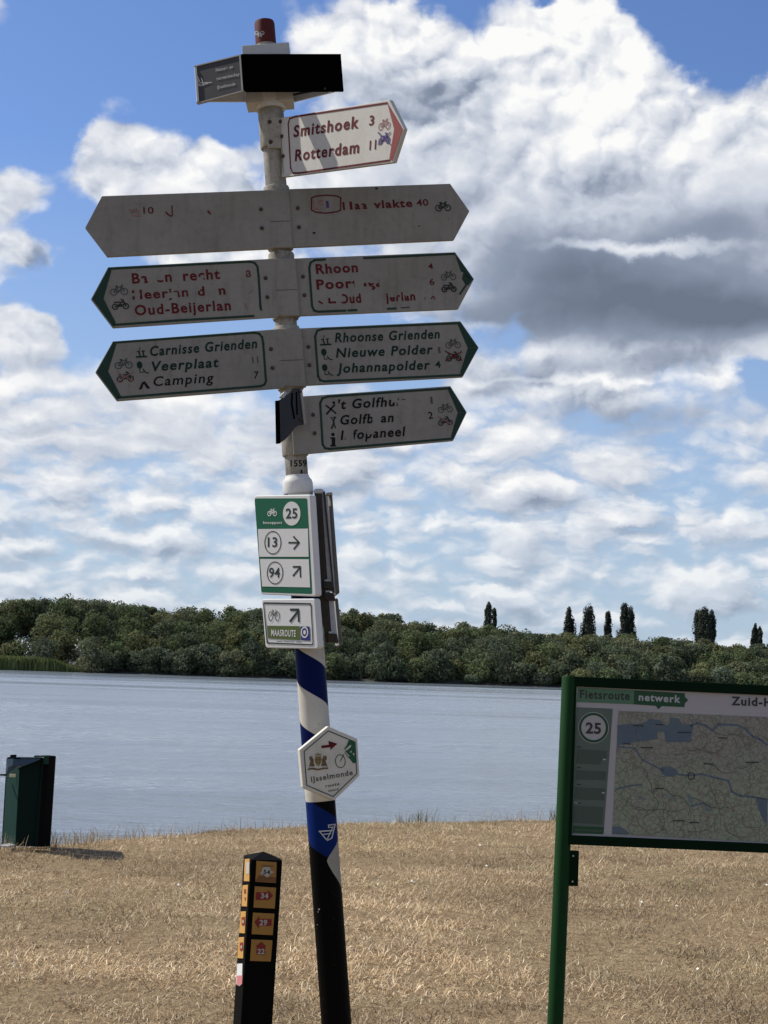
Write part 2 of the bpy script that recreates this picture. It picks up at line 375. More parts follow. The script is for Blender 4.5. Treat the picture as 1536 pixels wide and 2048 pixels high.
def bike(c, wd, t=0.05):
    """bicycle pictogram, unit width, centre c"""
    x0, y0 = c; S = lambda x, y: (x0 + x * wd, y0 + y * wd)
    out = ring(S(-.30, -.10), .185 * wd, t * wd, 16) + ring(S(.30, -.10), .185 * wd, t * wd, 16)
    for a in ([(-.30, -.10), (-.12, .18), (.17, .18), (.0, -.10), (-.30, -.10)], [(-.12, .18), (.0, -.10)], [(.30, -.10), (.15, .26), (.24, .29)], [(-.14, .23), (-.18, .25), (-.06, .25)], [(-.12, .18), (-.14, .25)]):
        out += stroke([S(*q) for q in a], t * wd)
    return out
def moped(c, wd, t=0.07):
    x0, y0 = c; S = lambda x, y: (x0 + x * wd, y0 + y * wd)
    out = ring(S(-.30, -.12), .15 * wd, t * wd, 14) + ring(S(.30, -.12), .15 * wd, t * wd, 14)
    out += [[S(-.14, -.14), S(.10, -.14), S(.14, .02), S(-.10, .06)]] + [[S(-.36, .10), S(-.02, .10), S(.0, .17), S(-.34, .17)]]
    for a in ([(-.30, -.12), (-.05, -.05)], [(.30, -.12), (.17, .24), (.06, .27)], [(.0, .1), (.2, .14)]): out += stroke([S(*q) for q in a], t * wd * 1.2)
    return out

_tc = {}
def text2d(s, offset=0.0, shear=0.0):
    key = (s, offset, shear)
    if key in _tc: return _tc[key]
    cu = bpy.data.curves.new('t', 'FONT'); cu.body = s; cu.size = 1; cu.offset = offset; cu.shear = shear; cu.space_character = 1.16 if not s.isdigit() else 1.05; cu.resolution_u = 3; cu.dimensions = '2D'; cu.fill_mode = 'BOTH'
    ob = bpy.data.objects.new('t', cu); me = bpy.data.meshes.new_from_object(ob)
    v = [(q.co.x, q.co.y) for q in me.vertices]; f = [tuple(p.vertices) for p in me.polygons]
    bpy.data.objects.remove(ob); bpy.data.meshes.remove(me); bpy.data.curves.remove(cu)
    xs = [q[0] for q in v]; x0, x1 = min(xs), max(xs); cap = 0.729
    out = ([((x - x0) / (x1 - x0), y / cap) for x, y in v], f); _tc[key] = out
    return out
def erase(v, f, boxes):
    """worn-off lettering: cut rectangular bits out of the flat letters"""
    bm = bmesh.new(); bv = [bm.verts.new((x, y, 0)) for x, y in v]
    for q in f:
        try: bm.faces.new([bv[i] for i in q])
        except ValueError: pass
    for (x0, x1, y0, y1, sk) in boxes:
        for co, no in (((x0, 0, 0), (1, sk, 0)), ((x1, 0, 0), (1, sk, 0)), ((0, y0, 0), (0, 1, 0)), ((0, y1, 0), (0, 1, 0))):
            bmesh.ops.bisect_plane(bm, geom=bm.verts[:] + bm.edges[:] + bm.faces[:], plane_co=co, plane_no=no, dist=1e-6)
        kill = [q for q in bm.faces if (lambda c: x0 < c.x + sk * c.y < x1 and y0 < c.y < y1)(q.calc_center_median())]
        bmesh.ops.delete(bm, geom=kill, context='FACES')
    bm.verts.index_update()
    V = [(q.co.x, q.co.y) for q in bm.verts]; Fc = [tuple(x.index for x in q.verts) for q in bm.faces]
    bm.free(); return V, Fc
def word(S, txt, pl, pr, cap, mat, parent, offset=0.012, shear=0.0, layer=1, worn=(), name='lettering'):
    """lettering on a surface: baseline from pl to pr (measured), cap height in the same measure"""
    cap *= 1.1; v, f = text2d(txt, offset * .95, shear)
    if worn: v, f = erase(v, f, [(b + (0.0,))[:5] if len(b) == 4 else b for b in worn])
    a = Vector(S.uv(pl)); b = Vector(S.uv(pr))
    up = Vector(S.uv((pl[0], pl[1] - cap))) - a; d = b - a
    upv = Vector((-d.y, d.x)).normalized() * up.length
    o = S.tris(name, [tuple(a + d * x + upv * y) for x, y in v], f, mat, parent, layer)
    if worn: o['kind'] = 'stuff'
    return o

def tube(name, a, b, ra, rb, mat, parent, n=32, caps=True, rings=None, label=None, smooth=True):
    """a lathe along a..b; rings = [(t, r), ...]"""
    a = Vector(a); b = Vector(b); ax = (b - a).normalized()
    x = ax.orthogonal().normalized() if abs(ax.z) < .9 else (Vector((1, 0, 0)) - ax * ax.x).normalized()
    y = ax.cross(x); rings = rings or [(0, ra), (1, rb)]; vs = []; fs = []
    for t, r in rings:
        for i in range(n):
            q = 2 * math.pi * i / n; vs.append(a + (b - a) * t + (x * math.cos(q) + y * math.sin(q)) * r)
    for k in range(len(rings) - 1):
        for i in range(n):
            j = (i + 1) % n; fs.append((k * n + i, k * n + j, (k + 1) * n + j, (k + 1) * n + i))
    if caps: fs.append(tuple(range(n - 1, -1, -1))); fs.append(tuple(range((len(rings) - 1) * n, len(rings) * n)))
    return mk(name, vs, fs, mat, parent, smooth=smooth, label=label)
def box(name, O, U, V, N, u, v, w_, mat, parent, bevel=0.0, label=None):
    """box spanning u=(u0,u1), v, w along the axes from O"""
    O = Vector(O); vs = [O + U * a + V * b + N * c for a in u for b in v for c in w_]
    fs = [(0, 1, 3, 2), (4, 6, 7, 5), (0, 4, 5, 1), (2, 3, 7, 6), (0, 2, 6, 4), (1, 5, 7, 3)]
    if U.cross(V).dot(N) < 0: fs = [f[::-1] for f in fs]
    return mk(name, vs, fs, mat, parent, bevel=bevel, label=label)

# ================================================================ ground, river, far bank
rng = np.random.default_rng(7)
WATER = -1.7
# the crest of the near bank, from measurements of the photograph
crest = [(-14, 8.5), (-6, 11.5), (-3.6, 12.75), (-2.93, 13.2), (-2.2, 14.1), (-1.36, 15.1), (-0.3, 15.9), (0.8, 16.5), (1.9, 17.0), (3.5, 17.6), (8, 19), (30, 24), (90, 30)]
cxs = np.array([c[0] for c in crest]); cys = np.array([c[1] for c in crest])
def crest_y(x): return np.interp(x, cxs, cys, left=None, right=None) + np.where(x < -14, (x + 14) * 0.2, 0)
def vnoise(x, y, seed=0):
    r = np.random.default_rng(seed); g = r.random((64, 64)); xi = np.floor(x).astype(int); yi = np.floor(y).astype(int); fx = x - xi; fy = y - yi
    fx = fx * fx * (3 - 2 * fx); fy = fy * fy * (3 - 2 * fy)
    a = g[xi % 64, yi % 64]; b = g[(xi + 1) % 64, yi % 64]; c = g[xi % 64, (yi + 1) % 64]; d = g[(xi + 1) % 64, (yi + 1) % 64]
    return (a * (1 - fx) + b * fx) * (1 - fy) + (c * (1 - fx) + d * fx) * fy - .5
def ground_z(x, y):
    over = y - crest_y(x)
    z = vnoise(x * .7, y * .7, 1) * .035 + vnoise(x * 2.6, y * 2.6, 2) * .022 + vnoise(x * 7, y * 7, 3) * .010
    z = z - np.where(over > -1.2, (over + 1.2) ** 2 * .035, 0) * (over <= 0) - np.where(over > 0, .05 + over * .42, 0)
    return np.maximum(z, -4.0)
def np_mesh(name, co, quads, mat=None, smooth=False, tris=False):
    me = bpy.data.meshes.new(name); k = quads.shape[1]
    me.vertices.add(len(co)); me.vertices.foreach_set('co', np.ascontiguousarray(co, dtype=np.float32).ravel())
    me.loops.add(quads.size); me.loops.foreach_set('vertex_index', quads.astype(np.int32).ravel())
    me.polygons.add(len(quads)); me.polygons.foreach_set('loop_start', np.arange(0, quads.size, k, dtype=np.int32))
    me.update(calc_edges=True)
    if mat: me.materials.append(mat)
    if smooth: me.shade_smooth()
    return me
def add_obj(name, me, parent=None, loc=None):
    o = bpy.data.objects.new(name, me); COL.objects.link(o)
    if parent: o.parent = parent
    if loc is not None: o.location = loc
    return o
def grid(xs, ys, zf):
    X, Y = np.meshgrid(xs, ys); Z = zf(X, Y); co = np.stack([X, Y, Z], -1).reshape(-1, 3)
    nx, ny = len(xs), len(ys); i = np.arange(nx * ny).reshape(ny, nx)
    q = np.stack([i[:-1, :-1], i[:-1, 1:], i[1:, 1:], i[1:, :-1]], -1).reshape(-1, 4); return co, q

# ---- dry lawn soil
mt, t, p = principled('dry_lawn_ground'); tcn = t.n.new('ShaderNodeTexCoord'); g = tcn.outputs['Object']
n1 = t.noise(g, 1.1, 4, .6); n2 = t.noise(g, 14, 6, .7); n3 = t.noise(t.v('MULTIPLY', g, (1, .45, 1)), 55, 5, .7)
c = t.ramp(n2, [(.3, (.105, .070, .040)), (.48, (.20, .14, .078)), (.62, (.30, .215, .120)), (.8, (.38, .285, .165))])
c = t.mix(t.mr(n3, .42, .72), c, (.36, .27, .155)); c = t.mix(t.mr(n1, .45, .75, 0, .35), c, (.16, .105, .06))
t.set(p.inputs['Base Color'], c); p.inputs['Roughness'].default_value = .95; p.inputs['Specular IOR Level'].default_value = .1
t.set(p.inputs['Normal'], t.bump(t.m('ADD', n3, n2), .9, .03)); M['soil'] = mt
xs = np.concatenate([np.linspace(-400, -12, 30), np.linspace(-11.6, 11.6, 200), np.linspace(12, 400, 30)])
ys = np.concatenate([np.linspace(-400, 1, 40), np.linspace(1.3, 26, 230), np.linspace(27, 45, 10)])
co, q = grid(xs, ys, ground_z)
gr = add_obj('ground', np_mesh('ground', co, q, M['soil'], True)); tag(gr, kind='structure')

# ---- dry grass blades
def blades(name, X, Y, Z, length, width, lean, bend, tint, mat, up=1.0):
    n = len(X); a = rng.random(n) * 2 * np.pi; la = rng.random(n) * 2 * np.pi
    dirx = np.cos(la); diry = np.sin(la); wx = np.cos(a) * width / 2; wy = np.sin(a) * width / 2
    r1 = length * .5 * np.sin(lean); z1 = length * .5 * np.cos(lean) * up
    l2 = np.minimum(lean + bend, 2.3); r2 = r1 + length * .5 * np.sin(l2); z2 = z1 + length * .5 * np.cos(l2) * up
    la2 = la + rng.normal(0, .6, n); d2x = np.cos(la2); d2y = np.sin(la2)
    p0 = np.stack([X - wx, Y - wy, Z - .004], -1); p1 = np.stack([X + wx, Y + wy, Z - .004], -1)
    mx = X + dirx * r1; my = Y + diry * r1; mz = Z + z1
    p2 = np.stack([mx + wx * .8, my + wy * .8, mz], -1); p3 = np.stack([mx - wx * .8, my - wy * .8, mz], -1)
    ex = mx + d2x * (r2 - r1); ey = my + d2y * (r2 - r1); ez = np.maximum(Z + z2, Z + .002)
    p4 = np.stack([ex + wx * .3, ey + wy * .3, ez], -1); p5 = np.stack([ex - wx * .3, ey - wy * .3, ez], -1)
    co = np.stack([p0, p1, p2, p3, p4, p5], 1).reshape(-1, 3); b = np.arange(n)[:, None] * 6
    qd = np.concatenate([b + np.array([[0, 1, 2, 3]]), b + np.array([[3, 2, 4, 5]])], 0)
    me = np_mesh(name, co, qd, mat); at_ = me.color_attributes.new('tint', 'FLOAT_COLOR', 'POINT')
    cc = np.ones((n, 6, 4), np.float32); cc[:, :, :3] = tint[:, None, :]; at_.data.foreach_set('color', cc.ravel())
    return me
def tint_mat(name, rough=.8, trans=0.0, spec=.15):
    mt, t, p = principled(name); a = t.n.new('ShaderNodeAttribute'); a.attribute_name = 'tint'
    t.set(p.inputs['Base Color'], a.outputs['Color']); p.inputs['Roughness'].default_value = rough; p.inputs['Specular IOR Level'].default_value = spec
    if trans > 0:
        tr = t.n.new('ShaderNodeBsdfTranslucent'); t.set(tr.inputs['Color'], a.outputs['Color']); mx = t.n.new('ShaderNodeMixShader'); mx.inputs[0].default_value = trans
        t.l.new(p.outputs[0], mx.inputs[1]); t.l.new(tr.outputs[0], mx.inputs[2]); o_ = [q_ for q_ in t.n if q_.type == 'OUTPUT_MATERIAL'][0]; t.l.new(mx.outputs[0], o_.inputs[0])
    return mt
M['straw'] = tint_mat('dry_straw', .75, .25)
N = 400000
yy = 5.2 + 12.6 * rng.random(N) ** .92; xx = (rng.random(N) * 2 - 1) * (.285 * yy + .9)
k = (yy < crest_y(xx) + .5); xx = xx[k]; yy = yy[k]
dens = vnoise(xx * 3.2, yy * 3.2, 11) + vnoise(xx * 9, yy * 9, 12) * .8 + vnoise(xx * .9, yy * .9, 14) * .7
k = rng.random(len(xx)) < np.clip(.62 + dens * 1.5, .10, 1); xx = xx[k]; yy = yy[k]; n = len(xx)
zz = ground_z(xx, yy)
pal = np.array([(.50, .385, .24), (.43, .315, .185), (.64, .52, .35), (.29, .20, .12), (.18, .12, .07), (.74, .65, .48), (.34, .31, .18)])
pw = np.array([.30, .26, .16, .13, .08, .035, .035])
pick = rng.choice(len(pal), n, p=pw / pw.sum()); tint = pal[pick] * (0.85 + .3 * rng.random((n, 1)))
patch = vnoise(xx * .55, yy * 1.1, 15) + .7 * vnoise(xx * 1.7, yy * 3.4, 16)
tint *= (1.12 + .85 * patch)[:, None]
greenish = np.clip((vnoise(xx * .8 + 9, yy * 1.6, 21) - .12) * 5, 0, 1)[:, None] * .28
tint *= 1 - greenish * np.array([[.26, .12, .22]])
me = blades('dry_grass', xx, yy, zz, rng.gamma(3.2, .010, n) + .010, .0030 + .0035 * rng.random(n), rng.uniform(.5, 1.45, n), rng.uniform(0, .9, n), tint, M['straw'])
o = add_obj('dry_grass', me); tag(o, 'sun-bleached short straw-coloured lawn grass covering the near river bank', 'dry grass', kind='stuff')

# ---- taller wisps along the crest and beside the bin
def wisps(name, pts, length, tints, label, cat, seed):
    r = np.random.default_rng(seed); X = []; Y = []
    for (px, Yd, sx, sy, cnt) in pts:
        p_ = at(px, 1650, Yd); X.append(p_.x + r.normal(0, sx, cnt)); Y.append(Yd + r.normal(0, sy, cnt))
    X = np.concatenate(X); Y = np.concatenate(Y); n = len(X); Z = ground_z(X, Y)
    tc_ = np.array(tints)[r.integers(0, len(tints), n)] * (.8 + .4 * r.random((n, 1)))
    me = blades(name, X, Y, Z, length * (.4 + .8 * r.random(n)), .004 + .003 * r.random(n), r.uniform(.0, .5, n), r.uniform(0, .7, n), tc_, M['straw'])
    o = add_obj(name, me); return tag(o, label, cat, kind='stuff')
wisps('tall_dry_grass', [(130, 13.0, .18, .2, 90), (175, 13.2, .16, .2, 70), (225, 13.5, .2, .2, 40), (60, 12.75, .2, .1, 90), (300, 14.0, .3, .2, 90), (450, 14.9, .4, .2, 90), (1000, 16.8, .5, .15, 90), (700, 16.2, .5, .1, 60), (5, 12.4, .1, .1, 50)], .15,
      [(.38, .29, .18), (.30, .22, .12), (.5, .4, .26)], 'taller dry grass stalks standing up along the crest of the bank', 'tall grass', 3)
wisps('green_weeds', [(803, 16.35, .03, .08, 26), (836, 16.4, .07, .08, 70), (858, 16.4, .08, .08, 18), (1110, 16.95, .04, .1, 50), (1118, 16.9, .03, .1, 30)], .17,
      [(.12, .13, .05), (.17, .16, .07), (.22, .18, .1)], 'small green weeds sprouting on the crest of the bank by the water', 'weeds', 4)

# ---- river
mt, t, p = principled('river_water'); g = t.n.new('ShaderNodeNewGeometry').outputs['Position']
p.inputs['Base Color'].default_value = (.20, .235, .27, 1); p.inputs['IOR'].default_value = 1.5
wv = t.v('MULTIPLY', g, (.42, 1.0, 1.0)); gy = t.xyz(g)[1]
band = t.noise(t.v('MULTIPLY', g, (.006, .045, 1)), 1.0, 4, .6)
h = t.m('ADD', t.m('MULTIPLY', t.noise(wv, 3.0, 5, .66, dist=.4), .55), t.m('MULTIPLY', t.noise(wv, .5, 4, .6), 1.4))
h = t.m('MULTIPLY', h, t.m('MULTIPLY', t.mr(band, .38, .62, .35, 1.7), t.mr(gy, 180, 290, 1.0, .12)))
t.set(p.inputs['Normal'], t.bump(h, 1.0, .30))
n_ = t.noise(t.v('MULTIPLY', g, (.008, .03, 1)), 1.0, 3, .55); t.set(p.inputs['Roughness'], t.m('MULTIPLY', t.mr(band, .35, .65, .06, .34), t.mr(gy, 240, 292, 1.0, .5)))
M['water'] = mt
co, q = grid(np.linspace(-3000, 3000, 3), np.array([4.0, 297.0]), lambda X, Y: X * 0 + WATER)
wa = add_obj('river', np_mesh('river', co, q, M['water'])); tag(wa, kind='structure')

# ---- far bank land
mt, t, p = principled('far_bank_soil'); g = t.n.new('ShaderNodeTexCoord').outputs['Object']
t.set(p.inputs['Base Color'], t.ramp(t.noise(g, .4, 4, .6), [(.3, (.012, .012, .009)), (.7, (.028, .03, .016))])); p.inputs['Roughness'].default_value = .95
co, q = grid(np.linspace(-4000, 4000, 60), np.array([294.0, 296, 300, 310, 600, 2500, 9000]), lambda X, Y: np.interp(Y, [294, 296, 300, 310, 9000], [-2.2, -1.75, -.9, -.6, -.6]) + X * 0)
fb = add_obj('far_bank', np_mesh('far_bank', co, q, mt)); tag(fb, kind='structure')

# ---- trees: leaf clumps spread through the crown
M['leaf'] = tint_mat('foliage', .8, .35, .06)
def leafcloud(clumps, per, size, seed, tint, tv=.30, flat=1.0):
    """clumps: array (x,y,z,rx,ry,rz). returns co, quads, tint per vertex"""
    r = np.random.default_rng(seed); nC = len(clumps); n = nC * per
    C = np.repeat(clumps, per, 0); d = r.normal(0, 1, (n, 3)); d /= np.linalg.norm(d, axis=1)[:, None]
    rad = r.random(n) ** .18; P = C[:, :3] + d * rad[:, None] * C[:, 3:6]
    nrm = d + r.normal(0, .40, (n, 3)); nrm /= np.linalg.norm(nrm, axis=1)[:, None]
    h = r.normal(0, 1, (n, 3)); u = np.cross(nrm, h); u /= np.linalg.norm(u, axis=1)[:, None]; v = np.cross(nrm, u)
    s = size * (.6 + .8 * r.random(n))[:, None]
    co = np.stack([P - u * s * .5, P + v * s * .33, P + u * s * .5, P - v * s * .33], 1).reshape(-1, 3)
    ct = np.repeat(1 + tv * r.normal(0, 1, (nC, 1)), per, 0) * (1 + .10 * r.normal(0, 1, (n, 1)))
    ct = 1 + (ct - 1) * .75; col = np.clip(np.array(tint)[None, :] * ct, .008, .3) * (1 + np.array([[.12, 0, -.05]]) * r.normal(0, 1, (n, 1)))
    return co, np.arange(n * 4).reshape(-1, 4), np.repeat(col, 4, 0)
def leaf_mesh(name, co, q, col):
    me = np_mesh(name, co, q, M['leaf']); a = me.color_attributes.new('tint', 'FLOAT_COLOR', 'POINT')
    c4 = np.ones((len(co), 4), np.float32); c4[:, :3] = col; a.data.foreach_set('color', c4.ravel()); return me
def round_crown(seed, H, W, base=.12, nc=34):
    r = np.random.default_rng(seed); out = []
    for i in range(nc):
        zf = base + (1 - base) * r.random() ** .8; prof = math.sqrt(max(0.05, 1 - ((zf - .52) / .54) ** 2))
        a = r.random() * 2 * math.pi; rr = prof * W / 2 * (.35 + .5 * r.random()); s = W * (.14 + .11 * r.random())
        out.append((math.cos(a) * rr, math.sin(a) * rr, zf * H - s * .4, s, s, s * .85))
    return np.array(out)
def top_y(px):      # the wood's upper outline in the photograph
    return float(np.interp(px, [-300, 0, 120, 230, 330, 450, 520, 680, 760, 830, 900, 960, 1040, 1100, 1200, 1290, 1350, 1440, 1536, 1900], [1205, 1200, 1190, 1196, 1214, 1212, 1213, 1217, 1226, 1236, 1252, 1244, 1256, 1266, 1270, 1268, 1276, 1282, 1290, 1300]))
def shore(px, Y, py): return at(px, py, Y)
cos = []; qs = []; cols = []; off_ = 0; sd_ = 100
def add_crown(x, y, H, W, tint, seed, per=46, size=.62, nc=34, base=.12):
    global off_
    cl = round_crown(seed, H, W, base, nc); cl[:, 0] += x; cl[:, 1] += y; cl[:, 2] += -1.0
    c_, q_, t_ = leafcloud(cl, per, size, seed, tint); cos.append(c_); qs.append(q_ + off_); cols.append(t_); off_ += len(c_)
r = np.random.default_rng(5)
for row, (Y, hf, step, wmin, wmax) in enumerate([(328, .98, 3.0, 5, 8.0), (320, .93, 3.4, 6, 9), (312, .78, 3.8, 6, 9), (306, .58, 4.0, 5.5, 8.5), (299.3, .34, 3.2, 4.5, 7)]):
    x = -215
    while x < 215:
        X = x + r.normal(0, 1.0); px = 768 + X / Y * F
        zt = at(px, top_y(px), Y).z + .7
        H = zt * hf * (1 + float(np.clip(r.normal(0, .05 if row < 3 else .12), -.07 if row < 3 else -.3, .05 if row < 3 else .3))); 
        reed = -500 < px < 190 and row >= 3
        if not (reed and row == 4):
            tint = [(.118, .140, .066), (.098, .122, .057), (.138, .150, .084), (.108, .128, .076), (.128, .136, .063), (.088, .108, .062)][r.integers(0, 6)]
            if row >= 2: tint = tuple(c_ * 1.05 for c_ in tint)
            add_crown(X, Y + r.normal(0, 1.6), H * (.8 if reed else 1), r.uniform(wmin, wmax), tint, int(sd_), per=80 if abs(X) < 92 else 26, size=.44 if abs(X) < 92 else .78, nc=34 if row > 1 else 44, base=(.50, .40, .2, .08, .05)[row])
        sd_ += 1; x += step * r.uniform(.8, 1.25)
wood = add_obj('woodland', leaf_mesh('woodland', np.concatenate(cos), np.concatenate(qs), np.concatenate(cols)))
tag(wood, 'dense dark green willow wood lining the far bank of the river', 'woodland', kind='stuff')

M['bark'] = paint('grey_bark', (.07, .06, .045), .9, .5, (.03, .025, .02), 1.2)
def tree(name, loc, clumps, per, size, seed, tint, trunk_h, trunk_r, label, cat, group=None, limbs=4, lean=0):
    th = thing(name, loc, label, cat, group)
    c_, q_, t_ = leafcloud(clumps, per, size, seed, tint); add_obj('crown', leaf_mesh('crown', c_, q_, t_), th)
    rr = random.Random(seed); L = Vector(loc); vs = []; fs = []
    def limb(a, b, ra, rb):
        ax = (b - a).normalized(); x = ax.orthogonal().normalized(); y = ax.cross(x); k0 = len(vs)
        for (c0, r0) in ((a, ra), (b, rb)):
            for i in range(7): qq = 2 * math.pi * i / 7; vs.append(c0 + (x * math.cos(qq) + y * math.sin(qq)) * r0)
        for i in range(7): fs.append((k0 + i, k0 + (i + 1) % 7, k0 + 7 + (i + 1) % 7, k0 + 7 + i))
    top = L + Vector((lean, 0, trunk_h)); limb(L + Vector((0, 0, -.4)), top, trunk_r, trunk_r * .45)
    for i in range(limbs):
        cl = clumps[rr.randrange(len(clumps))]; t0 = rr.uniform(.3, .9)
        limb(L.lerp(top, t0), L + Vector(cl[:3]), trunk_r * .35, trunk_r * .1)
    mk('trunk', vs, fs, M['bark'], th, smooth=True)
    return th
# poplars above the wood: (px, top py, width px, distance)
pops = [(977, 1206, 17, 452, 'taller of the close pair of dark poplars standing apart left of all the others'), (989, 1218, 10, 455, 'shorter slim poplar touching the right side of the tall one furthest left'),
        (1138, 1219, 21, 450, 'slender dark poplar above the wood, the first poplar left of the information board top'), (1178, 1210, 25, 448, 'full dark poplar with pointed top, between the slender one and the very narrow one'),
        (1216, 1224, 14, 452, 'very narrow dark poplar, smallest of the middle row above the wood'), (1249, 1211, 19, 449, 'dark poplar with blunt top, left half of the twin pair above the board'),
        (1261, 1213, 15, 452, 'dark slim poplar, right half of the twin pair above the board'), (1396, 1224, 20, 455, 'dark poplar on the left of the broad clump of three'),
        (1409, 1218, 24, 450, 'dark poplar in the middle and tallest of the broad clump of three'), (1423, 1223, 18, 453, 'dark poplar on the right of the broad clump of three'),
        (1509, 1249, 12, 456, 'thin dark poplar near the right edge of the view, taller of the last two'), (1519, 1252, 11, 458, 'thin dark poplar furthest right above the far wood')]
for i, (px, py, wpx, Y, lab) in enumerate(pops):
    tp = at(px, py, Y); base = Vector((at(px, 1330, Y).x, Y, -.6)); H = tp.z - base.z; W = wpx / F * Y * 1.55; rr = np.random.default_rng(300 + i); cl = []
    for j in range(90):
        zf = .18 + .82 * rr.random(); pr = 1.0 - max(0, zf - .62) / .38 * .72; a = rr.random() * 6.28; s = W * (.13 + .08 * rr.random())
        rad = pr * W / 2 * (.30 + .55 * rr.random()); cl.append((math.cos(a) * rad + (tp.x - base.x) * zf, math.sin(a) * rad, zf * H - s, s, s, s * 2.4))
    tree('poplar_tree', base, np.array(cl), 80, .50, 700 + i, (.060, .072, .052), H * .8, .5, lab, 'poplar', 'poplars standing above the far wood', limbs=5)
# willow bushes one can tell apart at the waterline: (px centre, top py, width px, tone)
bush = [(420, 1290, 62, 1.25, 'rounded olive willow bush overhanging the water right of the reed bed'), (335, 1300, 66, .95, 'broad dull willow bush at the waterline right of the reeds'), (505, 1275, 50, 1.0, 'tall willow bush behind the lower left edge of the cycle route signs'), (225, 1308, 60, .95, 'low willow bush where the reed bed ends'),
        (835, 1330, 46, 1.55, 'small pale grey willow bush low over the water right of the signpost'), (880, 1300, 44, 1.2, 'light willow bush above the pale low one by the water'), (945, 1352, 46, 1.25, 'very low spreading bush touching the water midway to the board'), (770, 1285, 60, .8, 'dark green willow just right of the striped post'),
        (1000, 1290, 66, .9, 'dark bushy willow below the lone poplar pair'), (1085, 1345, 46, 1.3, 'small light bush at the waterline just left of the board post'), (700, 1338, 60, .9, 'low dark bush at the water beside the striped post'), (1190, 1325, 60, 1.35, 'pale willow bush just above the green lettered left end of the board'),
        (1330, 1310, 44, 1.45, 'upright pale willow bush above the middle of the board'), (1440, 1330, 66, 1.4, 'pale grey-green willow bush above the right part of the board'), (90, 1275, 66, .95, 'willow behind the left part of the reed bed'), (1255, 1318, 56, 1.1, 'mid-green rounded bush between the two paler ones above the board')]
for i, (px, py, wpx, tone, lab) in enumerate(bush):
    Y = 298.5 + (i % 3) * .7; tp = at(px, py, Y); base = Vector((tp.x, Y, -.9)); H = tp.z - base.z; W = wpx / F * Y
    cl = round_crown(900 + i, H, W, .05, 30)
    tree('willow_bush', base, cl, 60, .45, 900 + i, (.095 * tone, .116 * tone, .074 * tone), H * .6, .16, lab, 'bush', 'willow bushes along the far waterline', limbs=5)
# ---- reeds on the far left bank
n = 11000; xr = rng.uniform(-130, -57.5, n); yr = 296.2 + rng.random(n) * 3.2; zr = np.full(n, -1.75)
tt = np.array([(.14, .17, .055), (.11, .14, .05), (.17, .19, .08)])[rng.integers(0, 3, n)] * (.8 + .4 * rng.random((n, 1)))
hh = 2.9 * (.75 + .3 * rng.random(n)) * np.clip((-56 - xr) / 9, .2, 1)
me = blades('reed_bed', xr, yr, zr, hh, .28 + .1 * rng.random(n), rng.uniform(0, .16, n), rng.uniform(0, .35, n), tt, M['straw'])
o = add_obj('reed_bed', me); tag(o, 'low bright green reed bed along the waterline at the left end of the far bank', 'reeds', kind='stuff')

# ---- small white scraps lying in the grass
SCRAP = ['white scrap with a dark twig beside it, in the grass between bin and route post', 'bright white scrap in the grass right of the striped post, halfway down', 'pale scrap in the grass near the crest left of the board post', 'small pale scrap high in the grass just left above the route post',
 'largest white scrap of the cluster under the information board', 'leftmost small white dot of the cluster under the information board', 'rightmost small white dot of the cluster under the information board', 'single white dot just above the cluster under the information board', 'long white scrap low in the grass at the lower right', 'white chip in the grass touching the right edge of the black tube', 'white scrap on the very crest of the bank left of the board post', 'faint pale chip in the grass below the bin shadow', 'tiny pale chip in the upper grass between striped post and board', 'tiny pale chip just left below another near the crest of the grass', 'white scrap in the grass at the right edge of the view under the board']
M['scrap'] = paint('white_scrap', (.72, .70, .64), .6, .2, (.5, .45, .35), 40)
for i, (px, py, s) in enumerate([(358, 1771, 9), (824, 1768, 8), (973, 1735, 6), (441, 1744, 5), (1283, 1812, 9), (1244, 1817, 6), (1354, 1817, 6), (1256, 1772, 5), (1396, 1938, 10), (703, 1907, 7), (1003, 1629, 8), (135, 1786, 5), (960, 1694, 6), (904, 1705, 5), (1534, 1777, 8)]):
    q = on_ground(px, py); z = float(ground_z(np.array([q.x]), np.array([q.y]))[0]); sc_ = s / F * q.y; rr = random.Random(i); k0 = 9
    vs = []
    for j in range(k0): a = 6.283 * j / k0; vs.append((q.x + math.cos(a) * sc_ * rr.uniform(.35, .6), q.y + math.sin(a) * sc_ * rr.uniform(.4, .7), z + .012 + rr.uniform(0, .012)))
    vs.append((q.x, q.y, z + .012 + sc_ * .55)); fs = [(j, (j + 1) % k0, k0) for j in range(k0)] + [tuple(range(k0 - 1, -1, -1))]
    o = mk('white_scrap', vs, fs, M['scrap'], origin=(q.x, q.y, z)); tag(o, SCRAP[i], 'litter scrap', 'small white scraps in the dry grass')

# ================================================================ signpost
YP = 4.45
A0 = at(673, 2048, YP); A1 = at(528.7, 45, YP); AX = (A1 - A0).normalized()
foot = A0 - AX * (A0.z / AX.z)
def on_axis(py):                       # point of the post's axis seen at this height of the photograph
    lo, hi = 0.0, 6.0
    for _ in range(40):
        mid = (lo + hi) / 2; q = foot + AX * mid; d = q - CAM; y = CY - F * d.dot(UP) / d.dot(fwd)
        if y > py: lo = mid
        else: hi = mid
    return foot + AX * lo
def hgt(py): return (on_axis(py) - foot).length
sp = thing('signpost', foot, 'tall leaning white cycle signpost with many arrow signs, lower tube striped blue and white', 'signpost')
PX_ = (Vector((1, 0, 0)) - AX * AX.x).normalized(); PY_ = AX.cross(PX_)          # PX right, PY away from the viewer
